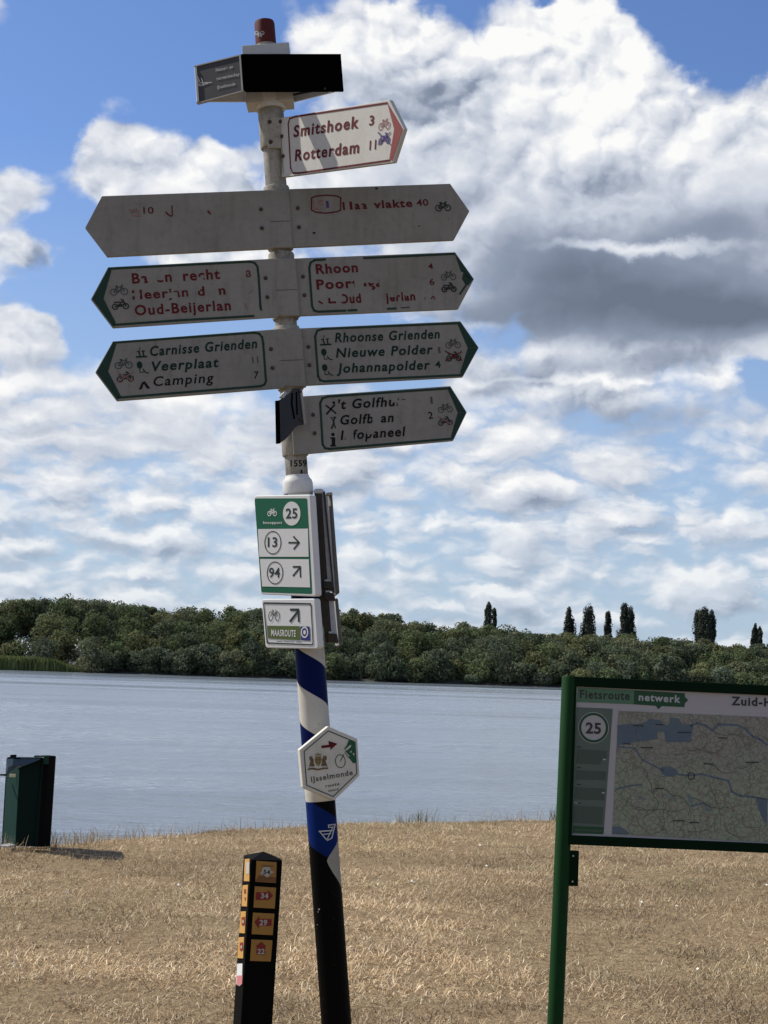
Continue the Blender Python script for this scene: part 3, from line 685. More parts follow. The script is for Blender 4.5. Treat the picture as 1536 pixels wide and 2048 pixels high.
# lower tube: blue and white helical paint over black, drawn on the tube by angle and height
mt, t, p = principled('striped_paint'); oc = t.n.new('ShaderNodeTexCoord').outputs['Object']
hh = t.v('DOT_PRODUCT', oc, tuple(AX)); uu = t.v('DOT_PRODUCT', oc, tuple(PX_)); vv = t.v('DOT_PRODUCT', oc, tuple(PY_))
phi = t.m('ARCTAN2', uu, t.m('MULTIPLY', vv, -1.0))          # 0 faces the viewer, + to the right
PITCHH = 0.229
h_ref = hgt(1387)      # centre height (front) of the lower edge of the upper blue band
ph = t.m('FRACT', t.m('ADD', t.m('DIVIDE', t.m('ADD', t.m('SUBTRACT', hh, h_ref), t.m('MULTIPLY', phi, 0.0285)), PITCHH), 10.0))
blue_on = t.m('LESS_THAN', ph, 0.485)
low_z = t.m('LESS_THAN', hh, hgt(1601))
n_ = t.noise(oc, 11, 5, .6)
whitec = t.mix(t.mr(n_, .45, .8, 0, .5), (.50, .475, .41), (.28, .22, .16)); bluec = t.mix(t.mr(n_, .4, .8, 0, .4), (.001, .006, .060), (.002, .006, .025))
up_col = t.mix(blue_on, whitec, bluec)
# lower zone: black; a blue slanting patch, then a white leaf-shaped patch to the right
hrel = t.m('SUBTRACT', hgt(1601), hh)                                            # metres below the edge
blue2 = t.m('MULTIPLY', t.m('GREATER_THAN', hrel, t.m('ADD', 0.016, t.m('MULTIPLY', phi, 0.030))), t.m('LESS_THAN', hrel, t.m('ADD', 0.152, t.m('MULTIPLY', phi, 0.028))))
dlf = t.m('SUBTRACT', hrel, 0.169); wlf = t.mr(dlf, -.0001, .0001, .058, .092)
leaf = t.m('MULTIPLY', t.m('GREATER_THAN', phi, t.m('ADD', .2, t.m('MULTIPLY', 1.35, t.m('POWER', t.m('DIVIDE', t.m('ABSOLUTE', dlf), wlf), 1.4)))), t.m('LESS_THAN', phi, 2.6))
low_col = t.mix(blue2, (.0012, .001, .001), t.mix(t.mr(n_, .4, .8, 0, .4), (.002, .016, .11), (.003, .008, .03)))
low_col = t.mix(leaf, low_col, (.30, .285, .23))
grime = t.mr(t.noise(oc, 45, 4, .7), .62, .75, 0, .6)
colr = t.mix(low_z, up_col, low_col); colr = t.mix(grime, colr, (.03, .028, .025))
t.set(p.inputs['Base Color'], colr); p.inputs['Roughness'].default_value = .5; p.inputs['Specular IOR Level'].default_value = .06
M['stripes'] = mt
tube('lower_tube', foot - AX * .3, on_axis(985), .0435, .0435, M['stripes'], sp, n=48, label='lower tube painted in a blue and white spiral above black')
s0 = on_axis(988); s1 = on_axis(951)
tube('reducer', s0, s1, 0, 0, M['socket'], sp, n=40, rings=[(0, .0445), (.06, .0455), (.55, .0455), (.72, .043), (.88, .0365), (1, .0345)])
tube('upper_tube', on_axis(960), on_axis(88), .0335, .0315, M['pole'], sp, n=40)
rc = tube('cap', on_axis(91), on_axis(44), .0312, .0312, M['red_cap'], sp, n=40, rings=[(0, .0318), (.9, .0312), (1, .029)], label='dark red cap with a small faded bicycle mark')

def cyl_hit(px, py, r, lift=.0006):
    d = ray(px, py); O = CAM - foot; d_ = d - AX * d.dot(AX); o_ = O - AX * O.dot(AX); rr = r + lift
    a = d_.dot(d_); b = 2 * d_.dot(o_); c = o_.dot(o_) - rr * rr; disc = max(0.0, b * b - 4 * a * c); return CAM + d * ((-b - math.sqrt(disc)) / (2 * a))
def wrap(name, polys, r, mat, parent):
    """decal following the tube, polygons given as measured positions"""
    vs = []; fs = []
    for pl in polys:
        b = len(vs); vs += [cyl_hit(x, y, r) for x, y in pl]; fs.append(tuple(range(b, b + len(pl))))
    o = mk(name, vs, fs, mat, parent)
    if len(polys) > 1: o['kind'] = 'stuff'
    return o
def wrap_word(txt, x0, x1, y, cap, r, mat, parent, slope=0.0, offset=.02, shear=0):
    v, f = text2d(txt, offset, shear); return mk('lettering', [cyl_hit(x0 + (x1 - x0) * a, y + slope * (x1 - x0) * a - cap * b, r) for a, b in v], f, mat, parent)
low = [o for o in COL.objects if o.name == 'lower_tube'][0]; uptube = [o for o in COL.objects if o.name == 'upper_tube'][0]
wrap_word('1559', 581, 614, 933, 13, .0338, M['black'], uptube, slope=-.03)
wrap_word('1', 601.5, 605, 950, 11, .0338, M['black'], uptube)
zq = lambda X, Y: (440 + X / 4.47, 1590 + Y / 4.47)
def dense(p, k=7):
    out = [p[0]]
    for a, b in zip(p, p[1:]):
        for i in range(1, k + 1): out.append((a[0] + (b[0] - a[0]) * i / k, a[1] + (b[1] - a[1]) * i / k))
    return out
wrap('sticker_mark', stroke(dense([zq(885, 325), zq(1005, 318)]), 2.4) + stroke(dense([zq(968, 270), zq(1030, 262), zq(1000, 385), zq(960, 405), zq(935, 380), zq(890, 325)], 4), 2.2) + stroke(dense([zq(925, 352), zq(990, 345)]), 1.8) + stroke(dense([zq(970, 272), zq(972, 290), zq(1012, 287)], 3), 1.8) + stroke(dense([zq(1008, 288), zq(960, 392)], 4), 1.8), .0442, M['sign_clean'], low)
wrap('paint_chip', [circ(zq(885, 1022), 1.8, 8), circ(zq(876, 1045), 1.0, 7), circ(zq(870, 1160), .8, 6)], .0435, M['galv'], low)
wrap('bicycle_mark', bike((519, 68), 19, .07), .0325, M['soft_white'], rc)

VH = AX
def arm_plane(pl, Yl, pr, Yr): return Surf.between(pl, Yl, pr, Yr, VH)
def bolts(S, pts, parent, r=.0058):
    for q in pts:
        u, v = S.uv(q); tube('bolt', S.pt(u, v, -.001), S.pt(u, v, .006), r, r, M['bolt'], parent, n=10, rings=[(0, r), (.6, r), (1, r * .6)])
def dots(S, pts, parent, mat=None):   # small chips and marks
    S.flat('paint_chip', [circ(S.uv(q[:2]), q[2] * .00148, 7, q[2] * .00148 * .7) for q in pts], mat or M['pict'], parent, 1)
def ink_line(S, pts, wd, mat, parent, name='border', layer=1, skip=()):
    pp = S.pts(pts); polys = []
    for i, (a, b) in enumerate(zip(pp, pp[1:])):
        if i in skip: continue
        polys += stroke([a, b], wd * .00148)
    return S.flat(name, polys, mat, parent, layer)
z2 = lambda X, Y: (160 + X / 3.657, 360 + Y / 3.657)
z3 = lambda X, Y: (530 + X / 3.491, 360 + Y / 3.491)
z1 = lambda X, Y: (370 + X / 3.339, 30 + Y / 3.339)
TH = -.014
def plate(S, px, parent_label, mat='sign', th=TH):
    uv = S.pts(px); o = S.prism('finger_sign', uv, th, 0.0, M[mat], sp, bevel=.0015, label=parent_label); return o, uv
def W(S, o, txt, a, b, cap, mat, off=.022, sh=0.0, worn=()): return word(S, txt, a, b, cap, M[mat], o, off, sh, 1, worn)

# ---- row 2, blank grey-white pair
S = arm_plane((170.4, 455), 4.31, (541, 438), 4.405)
o, uv = plate(S, [z2(38, 347), z2(160, 117), z2(1300, 76), z2(1395, 73), z2(1412, 500), z2(200, 560)], 'blank weathered left-pointing arrow sign with only a few red marks left')
W(S, o, '10', z2(465, 247), z2(540, 245), 12.5, 'red_text', .01)
S.flat('pictogram', stroke([S.uv(z2(360, 212)), S.uv(z2(385, 235))], .004) + stroke([S.uv(z2(385, 262)), S.uv(z2(442, 262))], .003) + bike(S.uv(z2(402, 228)), .028, .05), M['red_dim'], o)
S.flat('lettering', stroke([S.uv(z2(672, 190)), S.uv(z2(675, 262))], .0035) + stroke([S.uv(z2(628, 235)), S.uv(z2(640, 250)), S.uv(z2(668, 266))], .004) + stroke([S.uv(z2(935, 228)), S.uv(z2(952, 248))], .005), M['red_text'], o)
bolts(S, [z2(1323, 215), z2(1330, 353)], o)
S2 = arm_plane((541, 438), 4.405, (939, 422.2), 4.535)
o, uv = plate(S2, [z3(150, 63), z3(1293, 25), z3(1428, 217), z3(1320, 418), z3(160, 471)], 'weathered right-pointing arrow sign with a red route badge, a place name and 40')
ov = [z3(325, 125), z3(360, 112), z3(430, 106), z3(500, 112), z3(528, 125), z3(528, 210), z3(500, 222), z3(425, 232), z3(355, 225), z3(325, 210), z3(325, 125)]
ink_line(S2, ov, 2.6, M['red_text'], o, 'badge')
W(S2, o, 'LF', z3(342, 205), z3(410, 203), 17, 'red_dim', .02, worn=[(.2, .45, .3, .6), (.6, .8, .1, .35)])
W(S2, o, '1', z3(430, 195), z3(448, 194), 13, 'violet', .01)
W(S2, o, 'Maasvlakte', z3(545, 208), z3(1030, 186), 14.5, 'red_text', .030, worn=[(.03, .10, -.1, 1.3), (.145, .175, -.1, 1.3), (.245, .285, -.1, .55), (.345, .44, -.1, 1.2)])
W(S2, o, '40', z3(1060, 182), z3(1142, 178), 12.5, 'red_text', .012)
S2.flat('pictogram', bike(S2.uv(z3(1242, 185)), .050, .07), M['pict'], o)
dots(S2, [(628, 466, 3.5), (753, 377, 3.5)], o); dots(S2, [(838, 452, 2.5), (897, 438, 1.5)], o, M['pict_faded'])
bolts(S2, [z3(228, 197), z3(237, 330)], o)
ROW2 = S2

def green_sign(S, outer, tipq, brd, label, side='', mat='green', skip=()):
    o, uv = plate(S, outer, label)
    S.flat('arrow_tip', [[S.uv(q) for q in tq] for tq in tipq], M[mat], o)
    ink_line(S, brd, 4.5, M[mat], o, 'border', 1, skip)
    return o
# ---- row 3 left
S = arm_plane((182, 598), 4.31, (552, 576), 4.405)
o = green_sign(S, [z2(80, 870), z2(205, 637), z2(1410, 575), z2(1425, 574), z2(1452, 1000), z2(240, 1080)],
    [[z2(90, 870), z2(209, 643), z2(230, 662), z2(172, 868)], [z2(90, 872), z2(172, 868), z2(262, 1045), z2(243, 1074)]],
    [z2(208, 650), z2(1240, 598), z2(1275, 606), z2(1297, 632), z2(1306, 700), z2(1320, 930), z2(1326, 950), z2(1318, 975), z2(1270, 995), z2(700, 1028), z2(250, 1060)],
    'left-pointing green-edged arrow sign with three lines of worn red place names', 'l', skip=(6, 7))
T = [(.10, .0)]
W(S, o, 'Barendrecht', z2(383, 757), z2(1025, 722), 19, 'red_text', .026, worn=[(.09, .135, -.1, .42), (.182, .262, -.1, 1.3), (.262, .352, .18, 1.3), (.462, .572, -.1, 1.3), (.75, .81, -.1, .30)])
W(S, o, '8', z2(1215, 712), z2(1252, 709), 13, 'red_text', .01, worn=[(.1, .5, .45, .65)])
W(S, o, 'Heerjansdam', z2(385, 873), z2(1065, 835), 17, 'red_text', .026, worn=[(-.01, .085, .32, .66), (.395, .485, -.1, .52), (.595, .675, -.1, 1.3), (.68, .73, .5, 1.2), (.79, .925, -.1, 1.2)])
S.flat('lettering', stroke([S.uv(z2(1240, 828)), S.uv(z2(1262, 806))], .003) + stroke([S.uv(z2(1210, 905)), S.uv(z2(1213, 930)), S.uv(z2(1222, 938))], .003), M['red_dim'], o)
W(S, o, 'Oud-Beijerlan', z2(403, 990), z2(1105, 950), 19, 'red_text', .026)
S.flat('pictogram', bike(S.uv(z2(285, 806)), .051, .06), M['pict_faded'], o); S.flat('pictogram', moped(S.uv(z2(295, 910)), .052), M['pict'], o)
bolts(S, [z2(1357, 718), z2(1370, 858)], o)
# ---- row 3 right
S = arm_plane((560, 576), 4.405, (948.2, 558.2), 4.535)
o = green_sign(S, [z3(150, 549), z3(1328, 503), z3(1460, 692), z3(1350, 900), z3(175, 950)],
    [[z3(1322, 508), z3(1455, 690), z3(1418, 690), z3(1385, 645), z3(1368, 640)], [z3(1385, 645), z3(1455, 692), z3(1420, 735), z3(1398, 730), z3(1375, 690)], [z3(1398, 730), z3(1410, 735), z3(1365, 802), z3(1352, 798)]],
    [z3(1322, 516), z3(690, 546), z3(420, 555), z3(345, 560), z3(318, 578), z3(309, 612), z3(328, 880), z3(342, 912), z3(375, 920), z3(562, 912), z3(580, 911), z3(640, 908)],
    'right-pointing green-edged arrow sign with peeling red names, its tip badly flaked', 'r', skip=(1, 9))
W(S, o, 'Rhoon', z3(358, 655), z3(650, 641), 18, 'red_text', .032)
W(S, o, '4', z3(1140, 624), z3(1175, 622), 11, 'red_text', .012)
W(S, o, 'Poortugaal', z3(362, 763), z3(905, 738), 18, 'red_text', .032, worn=[(.40, .48, -.1, .34), (.485, .60, -.4, 1.2), (.60, .70, .42, 1.3), (.60, .70, -.5, .06), (.70, .80, .34, 1.3), (.805, 1.01, -.4, 1.3)])
W(S, o, '6', z3(1150, 733), z3(1185, 731), 11.5, 'red_text', .012)
W(S, o, 'Oud', z3(522, 862), z3(672, 855), 17, 'red_text', .032, worn=[(.0, .16, .12, .9)])
W(S, o, 'Beijerlan', z3(735, 853), z3(1050, 838), 16, 'red_text', .032, worn=[(-.01, .36, -.4, 1.3), (.42, .60, .45, 1.3), (.66, .70, .4, 1.2), (.78, .9, .5, .8)])
S.flat('lettering', stroke([S.uv(z3(375, 848)), S.uv(z3(400, 862))], .005) + stroke([S.uv(z3(448, 828)), S.uv(z3(450, 856)), S.uv(z3(492, 854))], .006) + stroke([S.uv(z3(1158, 830)), S.uv(z3(1172, 812))], .003) + stroke([S.uv(z3(1175, 812)), S.uv(z3(1185, 832))], .003) + stroke([S.uv(z3(1112, 835)), S.uv(z3(1122, 818))], .002), M['red_text'], o)
S.flat('border', stroke([S.uv(z3(855, 900)), S.uv(z3(915, 897))], .006) + stroke([S.uv(z3(950, 893)), S.uv(z3(1008, 889))], .003), M['green'], o)
S.flat('pictogram', bike(S.uv(z3(1280, 668)), .048, .06), M['pict_faded'], o); S.flat('pictogram', moped(S.uv(z3(1283, 750)), .050, .09), M['pict'], o)
bolts(S, [z3(265, 675), z3(275, 805)], o)
# ---- row 4 left
S = arm_plane((190.6, 744), 4.31, (560, 717), 4.405)
o = green_sign(S, [z2(112, 1405), z2(240, 1180), z2(1450, 1090), z2(1478, 1088), z2(1500, 1519), z2(270, 1615)],
    [[z2(122, 1405), z2(243, 1186), z2(265, 1202), z2(206, 1400)], [z2(122, 1407), z2(206, 1400), z2(300, 1582), z2(272, 1608)]],
    [z2(243, 1190), z2(1270, 1117), z2(1310, 1124), z2(1332, 1150), z2(1340, 1200), z2(1360, 1470), z2(1350, 1496), z2(1320, 1508), z2(285, 1592)],
    'left-pointing green-edged arrow sign to a riverside wood, a landing and a campsite')
W(S, o, 'Carnisse Grienden', z2(515, 1287), z2(1298, 1228), 18, 'green_text', .026, .2)
W(S, o, 'Veerplaat', z2(528, 1398), z2(1018, 1366), 18, 'green_text', .026, .2)
W(S, o, 'Camping', z2(540, 1508), z2(982, 1478), 18, 'black', .0134, .2)
W(S, o, '11', z2(1262, 1340), z2(1306, 1336), 12, 'grey_text', .012); W(S, o, '7', z2(1275, 1452), z2(1312, 1449), 13, 'black', .012, .15)
def landing(S, c, k, o, mat='green_text'):
    q = lambda x, y: S.uv((c[0] + x * k, c[1] + y * k)); S.flat('pictogram', stroke([q(-10, 9), q(11, 8)], .0045) + stroke([q(-5, -2), q(-2, 8)], .004) + stroke([q(3, -3), q(5, 7)], .004) + stroke([q(-8, -2), q(-3, -2)], .003) + stroke([q(1, -3), q(7, -3)], .003) + stroke([q(-2, -10), q(-4, -5)], .002), M[mat], o)
def parktree(S, c, k, o, mat='green_text'):
    q = lambda x, y: S.uv((c[0] + x * k, c[1] + y * k)); S.flat('pictogram', [circ(q(-4, -6), .0085, 10, .011)] + stroke([q(-4, 0), q(-3, 8)], .0025) + stroke([q(-3, 9), q(2, 9)], .002) + stroke([q(3, 2), q(8, 9), q(14, 10)], .003) + stroke([q(2, 9), q(6, 5)], .002), M[mat], o)
landing(S, z2(448, 1262), 1.0, o); parktree(S, z2(450, 1375), 1.0, o)
q = S.uv; S.flat('pictogram', [[q(z2(430, 1532)), q(z2(455, 1478)), q(z2(470, 1478)), q(z2(452, 1530))], [q(z2(460, 1478)), q(z2(475, 1472)), q(z2(513, 1524)), q(z2(490, 1526))]], M['black'], o)
S.flat('pictogram', bike(S.uv(z2(318, 1343)), .051, .06), M['pict_faded'], o); S.flat('pictogram', moped(S.uv(z2(330, 1440)), .052), M['pict'], o)
S.flat('strike', stroke([S.uv(z2(270, 1402)), S.uv(z2(390, 1475))], .003) + stroke([S.uv(z2(270, 1478)), S.uv(z2(388, 1405))], .003), M['red_dim'], o, 2)
bolts(S, [z2(1397, 1237), z2(1408, 1375)], o)
# ---- row 4 right
S = arm_plane((570, 714), 4.405, (957.7, 695), 4.535)
o = green_sign(S, [z3(140, 1040), z3(1365, 985), z3(1493, 1170), z3(1382, 1375), z3(165, 1440)],
    [[z3(1362, 992), z3(1487, 1170), z3(1415, 1172), z3(1345, 1010)], [z3(1487, 1172), z3(1380, 1370), z3(1362, 1345), z3(1415, 1174)]],
    [z3(1355, 1000), z3(405, 1040), z3(365, 1052), z3(350, 1090), z3(370, 1370), z3(385, 1398), z3(415, 1406), z3(1370, 1362)],
    'right-pointing green-edged arrow sign with three legible green polder names')
W(S, o, 'Rhoonse Grienden', z3(488, 1133), z3(1222, 1105), 17.5, 'green_text', .026, .2)
W(S, o, 'Nieuwe Polder', z3(495, 1240), z3(1175, 1212), 17.5, 'green_text', .026, .2)
W(S, o, 'Johannapolder', z3(500, 1347), z3(1155, 1320), 17.5, 'green_text', .026, .2)
W(S, o, '1', z3(1212, 1210), z3(1226, 1209), 12, 'grey_text', .01); W(S, o, '4', z3(1190, 1312), z3(1228, 1310), 13, 'green_text', .014)
landing(S, z3(422, 1120), 1.0, o); parktree(S, z3(424, 1222), .95, o); parktree(S, z3(430, 1330), .95, o)
S.flat('pictogram', bike(S.uv(z3(1312, 1142)), .048, .06), M['pict_faded'], o); S.flat('pictogram', moped(S.uv(z3(1316, 1232)), .050, .08), M['pict'], o)
S.flat('strike', stroke([S.uv(z3(1258, 1195)), S.uv(z3(1375, 1260))], .0035) + stroke([S.uv(z3(1260, 1262)), S.uv(z3(1372, 1200))], .0035), M['red_text'], o, 2)
bolts(S, [z3(302, 1165), z3(310, 1293)], o)
# ---- row 5 right
S = arm_plane((590, 848), 4.405, (933.9, 824.6), 4.50)
o = green_sign(S, [z3(180, 1516), z3(1295, 1438), z3(1410, 1622), z3(1315, 1820), z3(200, 1920)],
    [[z3(1292, 1446), z3(1404, 1622), z3(1345, 1624), z3(1278, 1466)], [z3(1404, 1624), z3(1313, 1812), z3(1298, 1790), z3(1345, 1626)]],
    [z3(1285, 1455), z3(440, 1512), z3(400, 1525), z3(385, 1560), z3(402, 1845), z3(418, 1872), z3(450, 1878), z3(1305, 1806)],
    'lowest right-pointing green-edged arrow sign with golf and information symbols')
W(S, o, "'t Golfhuis", z3(515, 1600), z3(985, 1572), 17.5, 'black', .026, .2, worn=[(.875, 1.05, -.1, .58), (.80, .875, .35, .8), (.86, 1.05, .78, 1.3)])
W(S, o, 'Golfbaan', z3(528, 1708), z3(900, 1688), 17.5, 'black', .026, .2, worn=[(.60, .735, -.1, 1.3)])
W(S, o, 'Infopaneel', z3(528, 1815), z3(985, 1785), 17.5, 'black', .026, .2, worn=[(.075, .20, -.1, 1.3), (.40, .52, .4, 1.2)])
W(S, o, '1', z3(1158, 1562), z3(1172, 1561), 13, 'grey_text', .01); W(S, o, '2', z3(1142, 1668), z3(1175, 1665), 13, 'black', .012)
q = lambda x, y: S.uv(z3(x, y))
S.flat('pictogram', stroke([q(485, 1570), q(460, 1600), q(430, 1635)], .005) + stroke([q(425, 1575), q(460, 1600), q(495, 1630)], .0045) + [circ(q(480, 1555), .0045, 8)], M['black'], o)
S.flat('pictogram', stroke([q(478, 1675), q(480, 1700), q(465, 1735)], .0055) + stroke([q(480, 1700), q(492, 1732)], .004) + stroke([q(458, 1655), q(478, 1680), q(495, 1655)], .003) + [circ(q(484, 1660), .004, 8)], M['pict'], o)
S.flat('pictogram', [circ(q(474, 1777), .0055, 10)] + [[q(455, 1797), q(490, 1796), q(490, 1850), q(498, 1856), q(498, 1860), q(455, 1862), q(456, 1852), q(466, 1850), q(466, 1806), q(455, 1806)]], M['black'], o)
S.flat('pictogram', bike(S.uv(z3(1258, 1592)), .045, .06), M['pict_faded'], o); S.flat('pictogram', moped(S.uv(z3(1258, 1682)), .047), M['pict'], o)
S.flat('strike', stroke([S.uv(z3(1210, 1650)), S.uv(z3(1305, 1712))], .003), M['red_dim'], o, 2)
bolts(S, [z3(335, 1640), z3(346, 1768)], o)
# ---- row 1, sunlit red-edged sign turned to the left
S = Surf.between((566, 297), 4.41, (808, 257.6), 4.00, VH)
S1 = S
o, uv = plate(S, [z1(640, 686), z1(1365, 565), z1(1463, 760), z1(1390, 985), z1(705, 1076), z1(646, 1084)], 'sunlit red-edged arrow sign pointing right to two places 3 and 11 away', 'sign_sunlit')
S.flat('arrow_tip', [[z for z in map(S.uv, tq)] for tq in ([z1(1352, 585), z1(1455, 760), z1(1398, 762)], [z1(1455, 762), z1(1384, 975), z1(1366, 960), z1(1398, 762)])], paint('dark_red_print', (.20, .02, .014), .5, .2, (.2, .08, .06), 50), o)
ink_line(S, [z1(1352, 588), z1(740, 678), z1(700, 692), z1(690, 725), z1(706, 1020), z1(720, 1055), z1(760, 1056), z1(1370, 970)], 3.4, M['red_text'], o)
W(S, o, 'Smitshoek', z1(725, 815), z1(1160, 752), 21, 'red_text', .0265); W(S, o, '3', z1(1230, 738), z1(1262, 733), 18, 'red_text', .014)
W(S, o, 'Rotterdam', z1(735, 975), z1(1162, 918), 21, 'red_text', .0265); W(S, o, '11', z1(1232, 902), z1(1275, 896), 18, 'red_text', .012)
S.flat('pictogram', bike(S.uv(z1(1333, 730)), .050, .055), M['red_dim'], o); S.flat('pictogram', moped(S.uv(z1(1333, 825)), .052, .08), M['violet'], o)
S.flat('strike', stroke([S.uv(z1(1292, 785)), S.uv(z1(1372, 862))], .004) + stroke([S.uv(z1(1292, 865)), S.uv(z1(1372, 785))], .004), M['violet'], o, 2)
bolts(S, [z1(650, 810), z1(658, 942), z1(640, 712)], o)

# ---- cast sleeves that hold the arms
def sleeve(py0, py1, r=.0395, nm='sleeve', mat='pole', w=None):
    return tube(nm, on_axis(py1), on_axis(py0), r, r, M[mat], sp, n=32, rings=[(0, r * .96), (.04, r), (.96, r), (1, r * .96)])
for y0, y1 in ((225, 298), (375, 436), (440, 500), (508, 575), (578, 640), (655, 712), (715, 780), (850, 912)): sleeve(y0, y1)
for (y0, y1, S_, xl, xr) in ((382, 494, ROW2, 536, 577),):
    pass
# clamp housings: broad flat faced castings that carry each pair
for (ya, yb, xl, xr) in ((379, 496, 532, 580), (517, 632, 545, 594), (657, 773, 556, 606)):
    Sx = Surf(on_axis((ya + yb) / 2) - PY_ * .040, PX_, AX); poly = [Sx.uv((xl - 3, ya + .5)), Sx.uv((xr - 3, ya - .5)), Sx.uv((xr + 6, yb)), Sx.uv((xl + 9, yb + .5))]
    Sx.prism('clamp_housing', poly, -.026, .004, M['sign'], sp, bevel=.004)
    m0 = (ya + yb) / 2 + 5; Sx.flat('joint_line', stroke([Sx.uv((xl + 3, m0 + 2)), Sx.uv((xr + 1, m0))], .0012), M['pict'], sp, 8)
Sx = Surf(on_axis(262) - PY_ * .036, PX_, AX)
cl_ = Sx.prism('sign_clamp', [Sx.uv(z1(548, 680)), Sx.uv(z1(640, 686)), Sx.uv(z1(655, 1060)), Sx.uv(z1(640, 890)), Sx.uv(z1(556, 890))], -.03, .003, M['pole'], sp, bevel=.002)
bolts(Sx, [z1(565, 716), z1(572, 850)], cl_, .007)
tube('clamp_ring', on_axis(226), on_axis(213), .035, .035, M['pole'], sp, n=28)

# ---- lantern-like panel box at the top
VB = AX
pA = at(487, 145, 4.335); pB = at(684.5, 145, 4.40); pC = at(391, 168, 4.43)
def col_at(p_, y_top, y_bot):   # heights on the vertical through p_ matching the measured rows
    def solve(yy):
        lo, hi = -.5, .5
        for _ in range(40):
            md = (lo + hi) / 2; d = p_ + AX * md - CAM; y = CY - F * d.dot(UP) / d.dot(fwd)
            if y > yy: lo = md
            else: hi = md
        return lo
    return solve(y_top), solve(y_bot)
tA, bA = col_at(pA, 109.5, 181); tB, bB = col_at(pB, 109.5, 180.5); tC, bC = col_at(pC, 133, 207)
pD = pC + (pB - pA)
pb = thing  # (kept short below)
def panel(a, b, ta, ba, tb, bb, mat, nm, lab=None, thick=.006):
    n = (b - a).cross(AX).normalized(); q = [a + AX * ba, b + AX * bb, b + AX * tb, a + AX * ta]
    vs = q + [v - n * thick for v in q]
    return mk(nm, vs, [(0, 1, 2, 3), (7, 6, 5, 4), (0, 4, 5, 1), (1, 5, 6, 2), (2, 6, 7, 3), (3, 7, 4, 0)], mat, sp, label=lab), n
Hb = (tA - bA)
pf, nf = panel(pA, pB, tA, bA, tB, bB, M['panel_black'], 'sign_panel', 'plain black front panel of the box at the top of the post')
pl_, nl = panel(pC, pA + (pC - pA) * .015, tC, bC, tA, bA, M['panel_grey'], 'sign_panel', 'charcoal side panel with a splash logo and faded lines of text')
panel(pD + AX * 0, pC, tA - .012, bA - .004, tC - .004, bC + .004, M['node_white'], 'back_panel')
panel(pB + (pD - pB) * .14, pD, tB - .01, bB, tA - .012, bA - .004, M['node_white'], 'back_panel')
for (a, b, ta, ba, tb, bb) in ((pA, pB, tA, bA, tB, bB), (pC, pA, tC, bC, tA, bA)):
    n = (b - a).cross(AX).normalized(); SS = Surf(a, b - a, AX); e = .0035
    for k_ in (0, 1):
        za, zb = (ta, tb) if k_ else (ba, bb)
        box('panel_edge', a + AX * za, (b + AX * zb - a - AX * za).normalized(), AX, n, (0, (b + AX * zb - a - AX * za).length), (-e / 2, e / 2), (-.009, .002), M['sign_rim'] if a is pC else M['panel_black'], sp)
box('panel_edge', pA, (pB - pA).normalized(), AX, nf, (-.004, .003), (bA, tA), (-.012, .0025), M['panel_black'], sp)
box('panel_edge', pC, (pA - pC).normalized(), AX, nl, ((pA - pC).length - .010, (pA - pC).length - .004), (bA, tA), (-.004, .0028), M['sign_rim'], sp)
SL = Surf(pC, pA - pC, AX)
SL.flat('logo', sum([stroke([SL.uv(a), SL.uv(b)], .0028) for a, b in (((394, 150), (401, 166)), ((401, 166), (423, 165)), ((397, 158), (396, 170)), ((403, 156), (408, 171)), ((396, 172), (410, 168)), ((402, 171), (416, 167)), ((393, 163), (402, 172)))], []), M['soft_white'], pl_, 1)
word(SL, 'Natuur- en', (432, 143.5), (466, 136), 6, M['soft_white'], pl_, .02); word(SL, 'recreatieschap', (433.5, 160.5), (479, 151), 6, M['soft_white'], pl_, .02); word(SL, 'IJsselmonde', (435, 178), (471, 170.5), 6, M['soft_white'], pl_, .02)
# square white core block through the box
def cube_along(y0, y1, hw, mat, nm, bevel=.002):
    a = on_axis(y1); b = on_axis(y0); return box(nm, a, PX_, AX, PY_, (-hw, hw), (0, (b - a).length), (-hw * .55, hw * .55), mat, sp, bevel=bevel)
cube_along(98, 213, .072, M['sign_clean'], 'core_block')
tube('core_ring', on_axis(221), on_axis(186), .0445, .0445, M['socket'], sp, n=32)
# struts under the open bottom
mk('strut', *(lambda a, b, s_: ([a + s_, a - s_, b - s_, b + s_, a + s_ + AX * .006, a - s_ + AX * .006, b - s_ + AX * .006, b + s_ + AX * .006], [(0, 1, 2, 3), (7, 6, 5, 4), (0, 4, 5, 1), (1, 5, 6, 2), (2, 6, 7, 3), (3, 7, 4, 0)]))(pA.lerp(pB, .8) + AX * (bB + .002), pD.lerp(pC, .3) + AX * (bA + .0), PX_ * .006), M['steel'], sp)

# ---- small smoked plate folded round the post under row 4
S = Surf.between((553, 840), 4.30, (609, 812), 4.38, VH)
pz = lambda X, Y: (490 + X / 3.657, 760 + Y / 3.657)
po = S.prism('smoked_plate', S.pts([pz(245, 150), pz(262, 142), pz(330, 95), pz(352, 60), pz(420, 62), pz(438, 325), pz(395, 332), pz(370, 345), pz(330, 400), pz(290, 440), pz(252, 465)]), -.004, 0, M['smoke'], sp, bevel=.001, label='small dark plate with a curved lower edge, seen from behind, clamped under the left arms')
S.prism('plate_fold', S.pts([pz(222, 152), pz(248, 150), pz(256, 464), pz(228, 468)]), -.002, .003, M['panel_black'], po, bevel=.001)
S.prism('edge_strip', S.pts([pz(398, 70), pz(412, 66), pz(442, 322), pz(428, 330)]), .0005, .004, M['sign_rim'], po)
S.prism('clip', S.pts([pz(250, 130), pz(285, 85), pz(300, 92), pz(275, 135)]), -.003, .006, M['galv'], po, bevel=.001)
